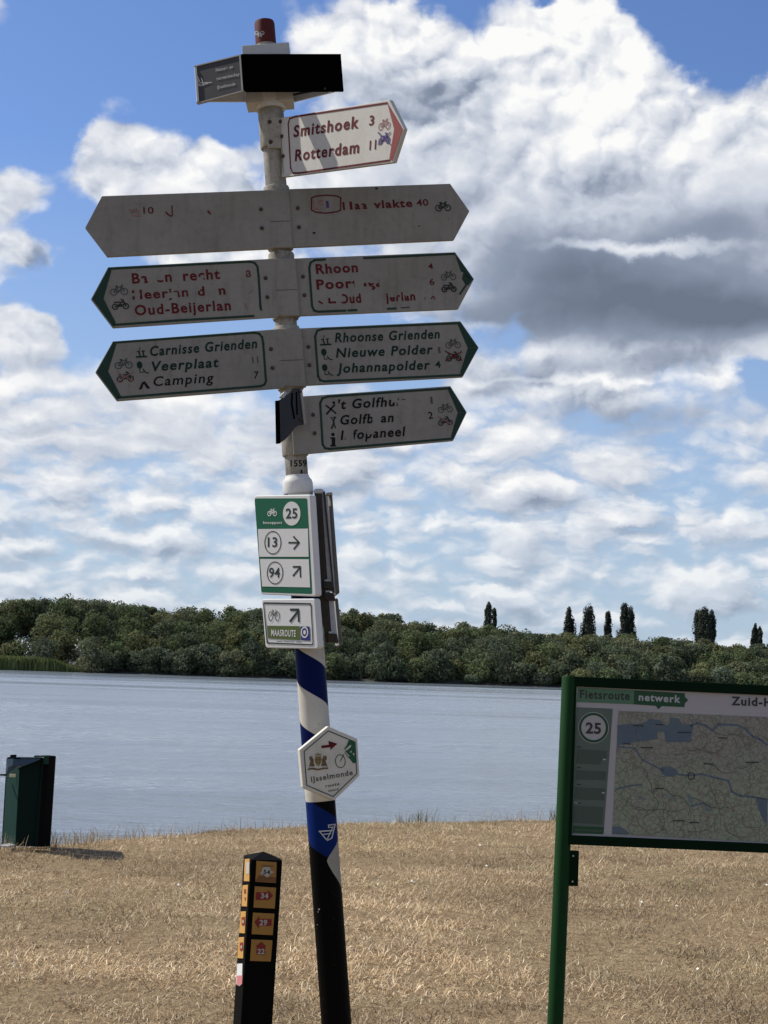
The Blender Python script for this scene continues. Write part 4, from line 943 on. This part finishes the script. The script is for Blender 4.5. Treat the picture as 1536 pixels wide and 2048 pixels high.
S.flat('lettering', stroke([S.uv(pz(345, 100)), S.uv(pz(340, 170)), S.uv(pz(360, 280))], .006) + stroke([S.uv(pz(375, 90)), S.uv(pz(380, 250))], .005), M['panel_black'], po, 1)
bolts(S, [pz(400, 85), pz(408, 290)], po, .005)

# ---- node number sign and its lower companion, in white boxes
S = Surf.between((514, 1091), 4.455, (625.5, 1091), 4.32, VH)
def zsign(pts, lab, th=-.026):
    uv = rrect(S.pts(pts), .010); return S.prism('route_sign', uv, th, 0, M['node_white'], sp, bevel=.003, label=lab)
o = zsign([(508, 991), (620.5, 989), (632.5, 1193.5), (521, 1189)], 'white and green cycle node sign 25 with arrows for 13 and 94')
q = lambda X, Y: S.uv(pz(X, Y))
face = rrect([q(70, 866), q(455, 865), q(492, 1565), q(120, 1552)], .006)
S.flat('green_field', [face], M['node_green'], o, 0)
S.flat('white_field', [[q(96, 1090), q(462, 1087), q(467, 1293), q(106, 1293)], [q(111, 1309), q(468, 1311), q(478, 1517), q(127, 1510)]], M['node_white'], o, 1)
ell = lambda X, Y, rx, ry, n=28: [q(X + rx * math.cos(6.2832 * i / n), Y + ry * math.sin(6.2832 * i / n)) for i in range(n)]
S.flat('number_disc', [ell(343, 977, 64, 88)], M['node_white'], o, 1)
word(S, '25', pz(300, 1012), pz(385, 1010), 18.5, M['node_text'], o, .022, 0, 2)
S.flat('pictogram', bike(q(200, 968), .036, .075), M['node_white'], o, 1)
word(S, 'knooppunt', pz(135, 1052), pz(272, 1052), 5, M['node_white'], o, .02, 0, 1)
S.flat('number_ring', ringpolys(ell(206, 1190, 62, 86), ell(206, 1190, 56, 79)) + ringpolys(ell(222, 1411, 60, 84), ell(222, 1411, 54, 77)), M['node_text'], o, 2)
word(S, '13', pz(168, 1220), pz(238, 1220), 18, M['node_text'], o, .022, 0, 2); word(S, '94', pz(178, 1443), pz(258, 1443), 18, M['node_text'], o, .022, 0, 2)
S.flat('arrow', stroke([q(323, 1190), q(395, 1190)], .0052) + stroke([q(358, 1146), q(398, 1190), q(360, 1236)], .0055), M['node_text'], o, 2)
S.flat('arrow', stroke([q(355, 1432), q(405, 1370)], .0058) + stroke([q(355, 1367), q(406, 1366), q(408, 1440)], .0055), M['node_text'], o, 2)
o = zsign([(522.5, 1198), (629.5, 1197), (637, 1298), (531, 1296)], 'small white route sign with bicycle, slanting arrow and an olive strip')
S.flat('border', ringpolys(rrect([q(133, 1625), q(487, 1632), q(503, 1942), q(160, 1928)], .006), rrect([q(140, 1637), q(480, 1643), q(496, 1932), q(167, 1918)], .005)), M['node_text'], o, 1)
S.flat('pictogram', ring(q(190, 1728), .0085, .0024, 14, .0135) + ring(q(238, 1728), .0085, .0024, 14, .0135) + stroke([q(190, 1728), q(205, 1690), q(200, 1680)], .0022) + stroke([q(210, 1685), q(213, 1725), q(228, 1700), q(226, 1680)], .0022) + stroke([q(238, 1728), q(228, 1695)], .0022), M['node_text'], o, 1)
S.flat('arrow', stroke([q(332, 1765), q(388, 1692)], .0075) + stroke([q(334, 1680), q(392, 1680), q(394, 1765)], .007), M['node_text'], o, 1)
S.flat('name_strip', [[q(163, 1797), q(402, 1800), q(407, 1903), q(170, 1890)]], M['olive'], o, 1)
word(S, 'MAASROUTE', pz(194, 1870), pz(373, 1877), 12, M['node_white'], o, .022, 0, 2)
S.flat('emblem', [[q(406, 1802), q(474, 1803), q(479, 1907), q(412, 1903)]], M['navy'], o, 1)
S.flat('emblem_ring', ringpolys(ell(438, 1845, 27, 42, 18), ell(438, 1845, 19, 31, 18)) + [ell(438, 1845, 10, 17, 10)], M['node_white'], o, 2)
S.flat('fine_print', sum([stroke([q(a, 1912 + (a - 235) * .03), q(b, 1912 + (b - 235) * .03)], .0016) for a, b in ((235, 275), (285, 362), (376, 418))], []), M['pict'], o, 1)

# ---- second pair of boards seen almost edge-on at the right of the post
def edge_board(rim, back, lab):
    SR = Surf.between(((rim[0][0] + rim[3][0]) / 2, (rim[0][1] + rim[3][1]) / 2), 4.455, ((rim[1][0] + rim[2][0]) / 2, (rim[1][1] + rim[2][1]) / 2), 4.437, VH)
    uv = SR.pts(rim); a = uv; dep = -(SR.N * -1)
    U2 = Vector((-.085, 1, .0)).normalized(); L = .20
    f = [SR.pt(u, v) for u, v in uv]; b = [v_ + U2 * L for v_ in f]
    oo = mk('route_sign', f + b, [(3, 2, 1, 0), (4, 5, 6, 7), (0, 1, 5, 4), (1, 2, 6, 5), (2, 3, 7, 6), (3, 0, 4, 7)], M['sign_rim'], sp, bevel=.004, label=lab)
    return oo
edge_board([(656, 988), (664.5, 987.5), (679.5, 1187), (671, 1189)], None, 'box-edged route sign seen edge-on on the right of the post, upper')
edge_board([(670, 1196), (676, 1196), (686, 1290), (678, 1292)], None, 'box-edged route sign seen edge-on on the right of the post, lower')
Sx = Surf(on_axis(1090) - PY_ * .030 + PX_ * .05, PX_, AX)
Sx.prism('back_plate', Sx.pts([(643, 988), (655, 988), (671, 1188), (656, 1180)]), -.012, -.008, M['galv'], sp)
Sx.prism('back_plate', Sx.pts([(655, 1200), (667, 1200), (676, 1288), (664, 1285)]), -.012, -.008, M['galv'], sp)
ch = Sx.prism('channel', Sx.pts([(629, 985), (643, 984), (656, 1180), (664, 1284), (651, 1286), (637, 1180)]), -.03, .0, M['steel'], sp, bevel=.001)
Sx.prism('channel_lip', Sx.pts([(646, 984), (650, 984), (669, 1185), (666, 1185)]), -.02, .004, M['steel'], sp)
for (y0, y1) in ((1162, 1178), (1184, 1200), (1266, 1284)):
    dx_ = (y0 - 985) * .075
    c_ = Sx.prism('clamp', Sx.pts([(632 + dx_, y0), (653 + dx_, y0 + 2), (656 + dx_, y1 + 2), (634 + dx_, y1)]), -.03, .008, M['steel'], sp, bevel=.003)
    Sx.prism('clamp_highlight', Sx.pts([(636 + dx_, y0 - 3), (645 + dx_, y0 - 3), (646 + dx_, y0 + 1), (636 + dx_, y0 + 1)]), -.01, .006, M['galv'], c_, bevel=.001)  # pale piece standing in for the highlight on the clamp's top edge
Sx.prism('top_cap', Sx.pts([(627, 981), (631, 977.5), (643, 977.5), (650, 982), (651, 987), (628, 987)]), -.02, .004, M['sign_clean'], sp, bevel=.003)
Sx.prism('corner_chip', Sx.pts([(652, 985), (664, 984), (665, 989), (653, 991)]), -.03, -.002, M['sign_rim'], sp, bevel=.002)

# ---- hexagonal regional route sign
z5 = lambda X, Y: (560 + X / 6.206, 1290 + Y / 6.206)
S = Surf.between(z5(245, 1540), 4.335, z5(980, 1400), 4.40, VH)
hexp = [z5(600, 1008), z5(962, 1165), z5(990, 1622), z5(672, 1932), z5(285, 1772), z5(243, 1300)]
o = S.prism('hexagon_sign', rrect(S.pts(hexp), .004), -.022, 0, M['hexwhite'], sp, bevel=.0025, label='white hexagonal regional cycle route sign with green rider, red arrow and brown crest')
h1 = S.pts([z5(598, 1058), z5(935, 1200), z5(958, 1600), z5(660, 1888), z5(325, 1745), z5(292, 1318)])
S.flat('border', ringpolys(h1, inset(h1, .0028)), M['hexdark'], o, 1)
q = lambda X, Y: S.uv(z5(X, Y))
S.flat('arrow', [[q(512, 1248), q(605, 1238), q(600, 1190), q(712, 1225), q(622, 1305), q(625, 1270), q(514, 1280)]], M['red_text'], o, 1)
S.flat('rider', [[q(850, 1180), q(925, 1200), q(945, 1460), q(905, 1468), q(870, 1420), q(835, 1385), q(800, 1335), q(820, 1310), q(795, 1290), q(830, 1240)]], M['hexgreen'], o, 1)
S.flat('rider_detail', [[q(805, 1300), q(860, 1248), q(885, 1240), q(870, 1270), q(828, 1308)], [q(800, 1325), q(812, 1325), q(862, 1378), q(850, 1385)], [q(900, 1345), q(920, 1340), q(918, 1380)], [q(862, 1330), q(885, 1310), q(888, 1335)]], M['hexwhite'], o, 2)
S.flat('wheel', ring(q(748, 1442), .0150, .0022, 22, .0185) + stroke([q(748, 1442), q(790, 1360)], .0024), M['hexgreen'], o, 1)
S.flat('crest', [[q(335, 1555), q(352, 1530), q(400, 1520), q(470, 1535), q(545, 1518), q(590, 1520), q(600, 1540), q(545, 1540), q(470, 1556), q(395, 1545)],
    [q(362, 1395), q(372, 1375), q(385, 1390), q(398, 1368), q(402, 1400), q(418, 1420), q(415, 1460), q(432, 1500), q(405, 1512), q(380, 1500), q(358, 1525), q(368, 1470), q(380, 1440), q(366, 1425)],
    [q(578, 1385), q(566, 1368), q(552, 1385), q(540, 1365), q(532, 1400), q(520, 1420), q(522, 1460), q(508, 1500), q(535, 1508), q(560, 1495), q(590, 1518), q(575, 1465), q(562, 1440), q(580, 1420)]], M['crest'], o, 1)
S.flat('crest_shield', [[q(432, 1385), q(512, 1380), q(514, 1450), q(475, 1510), q(434, 1460)], [q(438, 1372), q(430, 1348), q(452, 1358), q(472, 1338), q(492, 1356), q(514, 1345), q(506, 1370)]], M['crest_gold'], o, 2)
S.flat('crest_stripe', stroke([q(455, 1388), q(458, 1480)], .0025) + stroke([q(490, 1386), q(488, 1482)], .0025) + stroke([q(434, 1425), q(512, 1420)], .0018), M['crest'], o, 3)
word(S, 'IJsselmonde', z5(388, 1700), z5(905, 1610), 10, M['grey_text'], o, .02, 0, 1); word(S, 'route', z5(565, 1768), z5(738, 1738), 5.5, M['grey_text'], o, .02); word(S, 'noord', z5(600, 1822), z5(722, 1802), 4.5, M['grey_text'], o, .02)

# ================================================================ route post (short black bollard with plaques)
YB = 5.0
b1 = at(526, 1716, YB); b0 = at(505, 2048, YB); BA = (b1 - b0).normalized(); bf = b0 - BA * (b0.z / BA.z)
rp = thing('route_post', bf, 'short square black walking-route post with orange numbered plaques, left of the striped post', 'route post')
yaw = R(18.6); hs = .0525
BU = Vector((math.cos(yaw), math.sin(yaw), 0)); BU = (BU - BA * BU.dot(BA)).normalized()      # front face direction, right end further away
BN = BU.cross(BA)                                                                                # out of the front face
Hh = (b1 - bf).length
post = box('post', bf, BU, BA, BN, (-hs, hs), (-.25, Hh), (-hs, hs), M['post_black'], rp, bevel=.004)
tp_ = [bf + BA * (Hh + .0005) + BU * a * (hs + .001) + BN * c * (hs + .001) for a, c in ((-1, 1), (1, 1), (1, -1), (-1, -1))]
mk('cap', tp_ + [bf + BA * (Hh + .021)], [(0, 1, 4), (1, 2, 4), (2, 3, 4), (3, 0, 4), (3, 2, 1, 0)], M['post_black'], rp)
SF = Surf(bf + BN * hs, BU, BA); BNl = -BU; SLf = Surf(bf - BU * hs, -BN * -1 * -1, BA)
SLf = Surf(bf - BU * hs, BN, BA)                    # left face: its right end is the front corner
z6 = lambda X, Y: (440 + X / 4.47, 1590 + Y / 4.47)
fr = [([(325, 588), (505, 600), (498, 785), (315, 775)], 'top orange plaque with 54 on a white patch'), ([(310, 815), (500, 828), (488, 1015), (298, 1005)], 'orange plaque with red arrow right and 34'),
      ([(293, 1050), (485, 1060), (470, 1252), (282, 1243)], 'orange plaque with red arrow left and 29'), ([(280, 1290), (468, 1298), (452, 1487), (267, 1482)], 'orange plaque with red arrow up and 22')]
pls = []
for pts, lab in fr: pls.append(SF.prism('plaque', SF.pts([z6(*c_) for c_ in pts]), 0.0005, .003, M['plaque'], rp, bevel=.0006, label=lab))
SF3 = Surf(SF.O + SF.N * .003, SF.U, SF.V)
q = lambda X, Y: SF3.uv(z6(X, Y))
SF3.flat('stain', [[q(355, 625), q(490, 632), q(470, 640), q(400, 640)], [q(340, 720), q(500, 735), q(497, 780), q(320, 772)]], M['plaque'] if False else paint('brown_print', (.15, .06, .015), .6, .3, (.35, .2, .07), 60), pls[0], 1)
SF3.flat('white_patch', [[q(375, 655), q(400, 642), q(445, 645), q(455, 675), q(485, 690), q(455, 700), q(430, 735), q(405, 730), q(395, 712), q(352, 705), q(372, 685)]], M['plaque_white'], pls[0], 2)
word(SF3, '54', z6(385, 705), z6(445, 708), 8, M['pict'], pls[0], .02, 0, 3)
SF3.flat('arrow', [[q(320, 868), q(430, 870), q(430, 848), q(474, 900), q(428, 945), q(428, 938), q(318, 938)]], M['plaque_red'], pls[1], 1); word(SF3, '34', z6(362, 922), z6(430, 924), 9.5, M['plaque_white'], pls[1], .03, 0, 2)
SF3.flat('arrow', [[q(307, 1135), q(352, 1080), q(352, 1105), q(462, 1108), q(460, 1170), q(350, 1170), q(348, 1198)]], M['plaque_red'], pls[2], 1); word(SF3, '29', z6(350, 1163), z6(420, 1163), 10, M['plaque_white'], pls[2], .03, 0, 2)
SF3.flat('arrow', [[q(370, 1312), q(412, 1350), q(405, 1352), q(404, 1428), q(325, 1427), q(326, 1352), q(318, 1350)]], M['plaque_red'], pls[3], 1); word(SF3, '22', z6(332, 1420), z6(397, 1420), 9.5, M['plaque_white'], pls[3], .03, 0, 2)
sd = [[(229, 572), (271, 570), (268, 773), (220, 770)], [(209, 808), (256, 803), (247, 998), (199, 994)], [(193, 1042), (238, 1040), (228, 1238), (178, 1234)], [(174, 1272), (222, 1270), (212, 1462), (164, 1458)]]
SL3 = Surf(SLf.O + SLf.N * .003, SLf.U, SLf.V)
sun_or = paint('sunlit_orange_plaque', (.50, .27, .06), .5, .35, (.36, .2, .08), 40)  # brighter copy of the plaque orange, sun on the left face painted in
for i, pts in enumerate(sd):
    pq = SLf.prism('plaque', SLf.pts([z6(*c_) for c_ in pts]), .0005, .003, sun_or, rp, bevel=.0006); c0 = Vector((sum(a for a, b in pts) / 4, sum(b for a, b in pts) / 4))
    qq = lambda X, Y: SL3.uv(z6(c0.x + X, c0.y + Y))
    if i == 0: SL3.flat('white_patch', [[qq(-15, -70), qq(18, -70), qq(16, 30), qq(-8, 40)]], M['plaque_white'], pq, 1)
    elif i == 1: SL3.flat('arrow', [[qq(-10, -60), qq(5, -60), qq(5, -20), qq(-10, -20)], [qq(-8, 15), qq(5, 15), qq(0, 50)]], M['plaque_red'], pq, 1)
    else: SL3.flat('arrow', [[qq(-14, -45), qq(14, -50), qq(14, 20), qq(0, 32), qq(-14, 22)]], M['plaque_red'], pq, 1); SL3.flat('lettering', [[qq(-5, -20), qq(6, -20), qq(6, 5), qq(-5, 5)]], M['plaque_white'], pq, 2)
st = SLf.prism('sticker', SLf.pts([z6(160, 1508), z6(205, 1506), z6(200, 1690), z6(180, 1708), z6(146, 1690)]), .0005, .002, M['node_white'], rp, label='peeling white and pink sticker')
Surf(SLf.O + SLf.N * .002, SLf.U, SLf.V).flat('pink_print', [[Surf(SLf.O + SLf.N * .002, SLf.U, SLf.V).uv(z6(*c_)) for c_ in ((154, 1615), (203, 1612), (199, 1688), (180, 1704), (147, 1688))]], M['pink'], st, 1)

# ================================================================ information board
YI = 5.2
i1 = at(1139.6, 1352, YI); i0 = at(1110.5, 2046, YI); IA = (i1 - i0).normalized(); iff = i0 - IA * (i0.z / IA.z)
ib = thing('information_board', iff, 'green-framed information board with a cycle network map on round green posts', 'information board')
S = Surf.between((1154, 1520), YI - .012, (1536, 1537), YI - .012 + .02, IA)
Wd = 1.02
tube('post', iff - IA * .3, i1, .0268, .0268, M['board_green'], ib, n=36, rings=[(0, .0268), (.997, .0268), (1, .024)])
rf = iff + S.U * (Wd + .055); rf.z = 0
tube('post', rf - IA * .3, i1 + S.U * (Wd + .055), .0268, .0268, M['board_green'], ib, n=36, rings=[(0, .0268), (.997, .0268), (1, .024)])
z7 = lambda X, Y: (1080 + X / 3.368, 1330 + Y / 3.368)
u0, vt = S.uv(z7(250, 145)); _, vtop = S.uv(z7(250, 78)); _, vb = S.uv(z7(208, 1145)); _, vbo = S.uv(z7(208, 1208))
u00 = S.uv(z7(192, 600))[0]; ui = S.uv(z7(228, 640))[0]
vm = (vt + vb) / 2
def fbar(u_, v_, nm='frame_bar'): return S.prism(nm, [(u_[0], v_[0]), (u_[1], v_[0]), (u_[1], v_[1]), (u_[0], v_[1])], -.022, .010, M['board_frame'], ib, bevel=.002)
fbar((u00, ui + Wd), (vt, vtop)); fbar((u00, ui + Wd), (vbo, vb)); fbar((u00, ui), (vb, vt)); fbar((ui + Wd - .03, ui + Wd), (vb, vt))
pn = S.prism('panel', [(ui - .002, vb - .002), (ui + Wd - .028, vb - .002), (ui + Wd - .028, vt + .002), (ui - .002, vt + .002)], -.012, .0, M['board_white'], ib, label='printed white panel with a cycle route map')
q = lambda X, Y: S.uv(z7(X, Y))
S.flat('header_strip', [[q(255, 150), q(634, 170), q(630, 265), q(247, 250)]], M['board_tint'], pn, 1)
S.flat('header_strip', [[q(634, 170), q(975, 190), q(976, 215), q(998, 237), q(975, 258), q(972, 284), q(820, 277), q(798, 298), q(778, 275), q(630, 265)]], M['board_head'], pn, 1)
word(S, 'Fietsroute', z7(268, 222), z7(604, 234), 15.5, M['board_ink'], pn, .03, 0, 2); word(S, 'netwerk', z7(664, 238), z7(945, 253), 13.5, M['soft_white'], pn, .03, 0, 2)
word(S, 'Zuid-Holland', z7(1288, 268), z7(1800, 288), 15.5, M['board_ink'], pn, .034, 0, 2)
S.flat('side_field', [[q(245, 284), q(490, 295), q(428, 1140), q(208, 1135)]], M['board_side'], pn, 1)
c25 = q(360, 422); S.flat('number_disc', [circ(c25, .053, 32)], M['board_white'], pn, 2)
S.flat('number_ring', ring(c25, .0465, .0085, 32), M['board_head'], pn, 3); word(S, '25', z7(306, 458), z7(410, 462), 20, M['board_ink'], pn, .03, 0, 4)
S.flat('text_block', [[q(250, 565), q(450, 578), q(446, 640), q(410, 640), q(405, 672), q(243, 662)], [q(243, 708), q(446, 718), q(440, 775), q(238, 772)], [q(236, 822), q(438, 832), q(432, 912), q(230, 905)], [q(226, 945), q(425, 958), q(420, 1075), q(218, 1062)]], M['board_side_dark'], pn, 2)
S.flat('fine_print', sum([stroke([q(250, y), q(275 + (i % 2) * 0, y + 1)], .0035) for i, y in enumerate((552, 690, 805, 930))], []), M['board_ink'], pn, 2)
S.flat('fine_print', stroke([q(425, 635), q(440, 636)], .004) + stroke([q(230, 925), q(255, 930)], .002) + stroke([q(418, 860), q(432, 862)], .004), M['soft_white'], pn, 3)
S.flat('foot_strip', [[q(222, 1082), q(428, 1092), q(425, 1138), q(218, 1128)]], M['board_head'], pn, 2)
word(S, 'fietsroutenetwerk', z7(236, 1116), z7(415, 1124), 5, M['board_side'], pn, .01, 0, 3)
# map print
mt, t, p = principled('map_print'); uvn = t.n.new('ShaderNodeUVMap').outputs[0]; sx, sy, sz = t.xyz(uvn)
mtop = q(525, 305)[1]; vrel = t.m('SUBTRACT', mtop, sy)
nA = t.noise(uvn, 9, 5, .6); nB = t.noise(uvn, 26, 4, .6)
land = t.mix(t.mr(t.m('ADD', vrel, t.m('MULTIPLY', t.m('SUBTRACT', nA, .5), .35)), .12, .24), (.225, .225, .19), (.235, .265, .19))
land = t.mix(t.mr(nB, .56, .66, 0, .75), land, (.25, .19, .175))
land = t.mix(t.m('MULTIPLY', t.mr(t.noise(t.v('ADD', uvn, (3, 1, 0)), 16, 4, .6), .56, .64), t.mr(vrel, .0, .40, .8, .25)), land, (.17, .20, .12))
land = t.mix(t.mr(t.noise(t.v('ADD', uvn, (7, 4, 0)), 6, 5, .65), .60, .64, 0, .75), land, (.11, .15, .175))
wv_ = t.v('ADD', uvn, t.v('SCALE', t.v('SUBTRACT', t.noise(uvn, 22, 3, .6, col=True), (.5, .5, .5)), scale=.045))
e1 = t.vor(wv_, 17, feat='DISTANCE_TO_EDGE'); e2 = t.vor(wv_, 52, feat='DISTANCE_TO_EDGE')
land = t.mix(t.mr(e1, .010, .035, .75, 0), land, (.15, .14, .11)); land = t.mix(t.m('MULTIPLY', t.mr(e2, .03, .09, .75, 0), t.mr(nA, .3, .5)), land, (.13, .12, .09))
t.set(p.inputs['Base Color'], land); p.inputs['Roughness'].default_value = .5; p.inputs['Specular IOR Level'].default_value = .2
M['map'] = mt
mp = S.prism('map', [q(528, 308), (ui + Wd - .20, S.uv(z7(1536, 350))[1]), (ui + Wd - .20, S.uv(z7(1536, 1198))[1]), q(485, 1140)], .0006, .0012, M['map'], pn, label='coloured map of waterways, towns and cycle routes')
SM = Surf(S.O + S.N * .0012, S.U, S.V); q = lambda X, Y: SM.uv(z7(X, Y))
SM.flat('map_water', [[q(522, 405), q(600, 398), q(690, 395), q(745, 362), q(800, 372), q(850, 405), q(872, 398), q(872, 352), q(930, 362), q(965, 400), q(1030, 402), q(1030, 440), q(1015, 520), q(850, 520), q(835, 450), q(790, 448), q(790, 500), q(640, 520), q(520, 540)],
    [q(815, 690), q(880, 682), q(925, 712), q(905, 750), q(850, 752), q(810, 722)], [q(488, 1085), q(540, 1088), q(605, 1130), q(590, 1142), q(485, 1138)], [q(1455, 890), q(1530, 905), q(1528, 1080), q(1490, 1020)]], M['map_blue'], pn, 0)
SM.flat('map_river', stroke([q(1015, 410), q(1060, 390), q(1120, 410), q(1160, 440), q(1200, 400), q(1330, 405), q(1385, 430), q(1430, 480), q(1480, 500), q(1530, 540)], .0075) + stroke([q(520, 550), q(640, 560), q(690, 640), q(770, 680), q(830, 710)], .005) + stroke([q(915, 735), q(1000, 745), q(1090, 735), q(1200, 765), q(1270, 780), q(1290, 850), q(1350, 880), q(1440, 890), q(1536, 905)], .0065) + stroke([q(510, 835), q(600, 815), q(680, 805)], .006) + stroke([q(1020, 950), q(1100, 930), q(1150, 960)], .006), M['map_blue'], pn, 0)
rr = random.Random(4); roads = []
for (x, y, a, n_) in ((560, 590, .3, 9), (700, 1020, -.2, 8), (850, 930, 1.2, 8), (1010, 890, .9, 9), (880, 1050, 0, 7), (540, 870, 1.0, 8), (640, 970, .1, 9), (1150, 800, 1.4, 7), (1320, 690, .8, 8), (1150, 430, 1.1, 7), (820, 830, .1, 9), (1240, 1060, 1.0, 6), (1380, 1000, 1.3, 6), (900, 600, .3, 7), (1050, 560, 1.2, 6), (700, 700, 1.3, 6), (1000, 1120, -.6, 6), (1100, 670, .2, 7)):
    pts_ = [q(x, y)]
    for _ in range(n_):
        a += rr.uniform(-.7, .7); x += math.cos(a) * 38; y += math.sin(a) * 30
        if not (520 < x < 1520 and 330 < y < 1130 + (x - 500) * .05): break
        pts_.append(q(x, y))
    roads += stroke(pts_, .0022)
SM.flat('map_roads', roads, M['map_road'], pn, 1)
SM.flat('map_lettering', sum([stroke([q(a, b), q(a + w_, b + 2)], .0035) for a, b, w_ in ((628, 408, 68), (778, 400, 48), (930, 453, 85), (680, 555, 80), (1105, 665, 60), (900, 1048, 70), (1390, 655, 80), (560, 530, 50), (1200, 490, 60), (780, 830, 50), (1010, 1060, 60))], []), M['board_ink'], pn, 2)
SM.flat('map_ring', ring(q(1018, 747), .0115, .0026, 20), M['board_ink'], pn, 3)
# small bracket plate on the post
u_, v_ = S.uv(z7(196, 1250)); 
bp = S.prism('bracket_plate', S.pts([z7(150, 1248), z7(264, 1252), z7(257, 1491), z7(150, 1488)]), -.008, -.002, M['board_frame'], ib, bevel=.001)
for pq in (z7(224, 1286), z7(219, 1458)):
    a_, b_ = S.uv(pq); tube('rivet', S.pt(a_, b_, -.003), S.pt(a_, b_, .002), .0035, .003, M['galv'], bp, n=10)
tube('post_screw', at(1108.5, 1748, YI - .028), at(1108.5, 1748, YI - .034), .003, .003, M['bolt'], ib, n=8)

# ================================================================ litter bin on the crest of the bank
YL = 12.6
l1 = at(58, 1514, YL); l0 = at(50, 1692, YL); LA = (l1 - l0).normalized(); Hb_ = (l1 - l0).length
gz = float(ground_z(np.array([l0.x]), np.array([l0.y]))[0]); l0.z = gz - .01
bn = thing('litter_bin', l0, 'dark green metal litter bin standing on the bank at the left edge', 'litter bin')
z8 = lambda X, Y: (X / 5.908, 1480 + Y / 5.908)
def quadcol(name, xs_top, xs_bot, ys_, yt, yb, mat, depth=.02, lab=None):
    """a vertical panel between two measured edges, each edge at its own distance"""
    a = at(*z8(xs_top[0], yt[0]), ys_[0]); b = at(*z8(xs_top[1], yt[1]), ys_[1]); c = at(*z8(xs_bot[1], yb[1]), ys_[1]); d = at(*z8(xs_bot[0], yb[0]), ys_[0])
    n = (b - a).cross(d - a).normalized(); n = n if n.y > 0 else -n
    vs = [a, b, c, d] + [v + n * depth for v in (a, b, c, d)]
    return mk(name, vs, [(3, 2, 1, 0), (4, 5, 6, 7), (0, 1, 5, 4), (1, 2, 6, 5), (2, 3, 7, 6), (3, 0, 4, 7)], mat, bn, bevel=.004, label=lab)
quadcol('side_panel', (92, 238), (28, 178), (12.66, 12.50), (215, 205), (1232, 1252), M['bin_sunlit'], lab='narrow lighter green face turned to the light')
quadcol('front_panel', (238, 495), (180, 410), (12.50, 12.52), (205, 215), (1254, 1258), M['bin'])
quadcol('corner_strip', (76, 96), (16, 40), (12.70, 12.66), (215, 212), (1228, 1234), M['post_black'])
quadcol('corner_post', (495, 572), (405, 500), (12.50, 12.50), (215, 200), (1262, 1262), M['bin'], .04)
quadcol('corner_post', (574, 650), (500, 582), (12.48, 12.56), (192, 186), (1264, 1256), M['post_black'], .05)
quadcol('back_panel', (80, 640), (20, 575), (12.86, 12.86), (225, 215), (1225, 1232), M['bin'])
quadcol('side_panel', (628, 634), (561, 567), (12.58, 12.86), (188, 190), (1256, 1232), M['bin'])
# open rim, bracket lids
quadcol('rim', (85, 500), (84, 500), (12.49, 12.49), (203, 207), (222, 226), M['post_black'], .03)
quadcol('lid_tab', (120, 188), (116, 184), (12.52, 12.52), (176, 174), (212, 210), M['post_black'], .03)
quadcol('lid_bar', (398, 575), (400, 575), (12.46, 12.46), (185, 184), (203, 202), M['bin_sunlit'], .06)
quadcol('hinge', (515, 570), (515, 568), (12.47, 12.47), (200, 200), (285, 290), M['bin_sunlit'], .03)
quadcol('handle', (14, 78), (14, 78), (12.55, 12.60), (402, 402), (422, 425), M['post_black'], .02)
quadcol('label_plate', (112, 186), (108, 184), (12.545, 12.53), (402, 404), (438, 440), M['sticker'], .004)
quadcol('label_plate', (208, 250), (206, 248), (12.49, 12.49), (303, 303), (322, 322), M['galv'], .004)
# paved foot
quadcol('foot_slab', (0, 105), (0, 108), (12.45, 12.42), (1240, 1252), (1262, 1274), M['galv'], .15)
# blue liner tucked in the bin
def pt8(X, Y, yy_): return at(*z8(X, Y), yy_)
lv = [pt8(82, 225, 12.50), pt8(240, 228, 12.475), pt8(222, 275, 12.46), pt8(205, 310, 12.455), pt8(140, 365, 12.46), pt8(82, 408, 12.49), pt8(160, 222, 12.46), pt8(150, 300, 12.45), pt8(105, 320, 12.47), pt8(470, 232, 12.47), pt8(330, 290, 12.462), pt8(250, 318, 12.458), pt8(480, 216, 12.475), pt8(245, 214, 12.47)]
lf = [(0, 6, 8), (6, 7, 8), (8, 7, 4), (8, 4, 5), (0, 8, 5), (6, 1, 2), (6, 2, 7), (7, 2, 3), (7, 3, 4), (1, 13, 12, 9), (1, 9, 10, 2), (2, 10, 11, 3)]
o = mk('bin_liner', lv, lf, M['liner'], origin=l0 + Vector((0, 0, .6))); so_ = o.modifiers.new('solid', 'SOLIDIFY'); so_.thickness = .006
tag(o, 'blue plastic liner pulled taut over the upper left corner of the litter bin', 'bin liner')
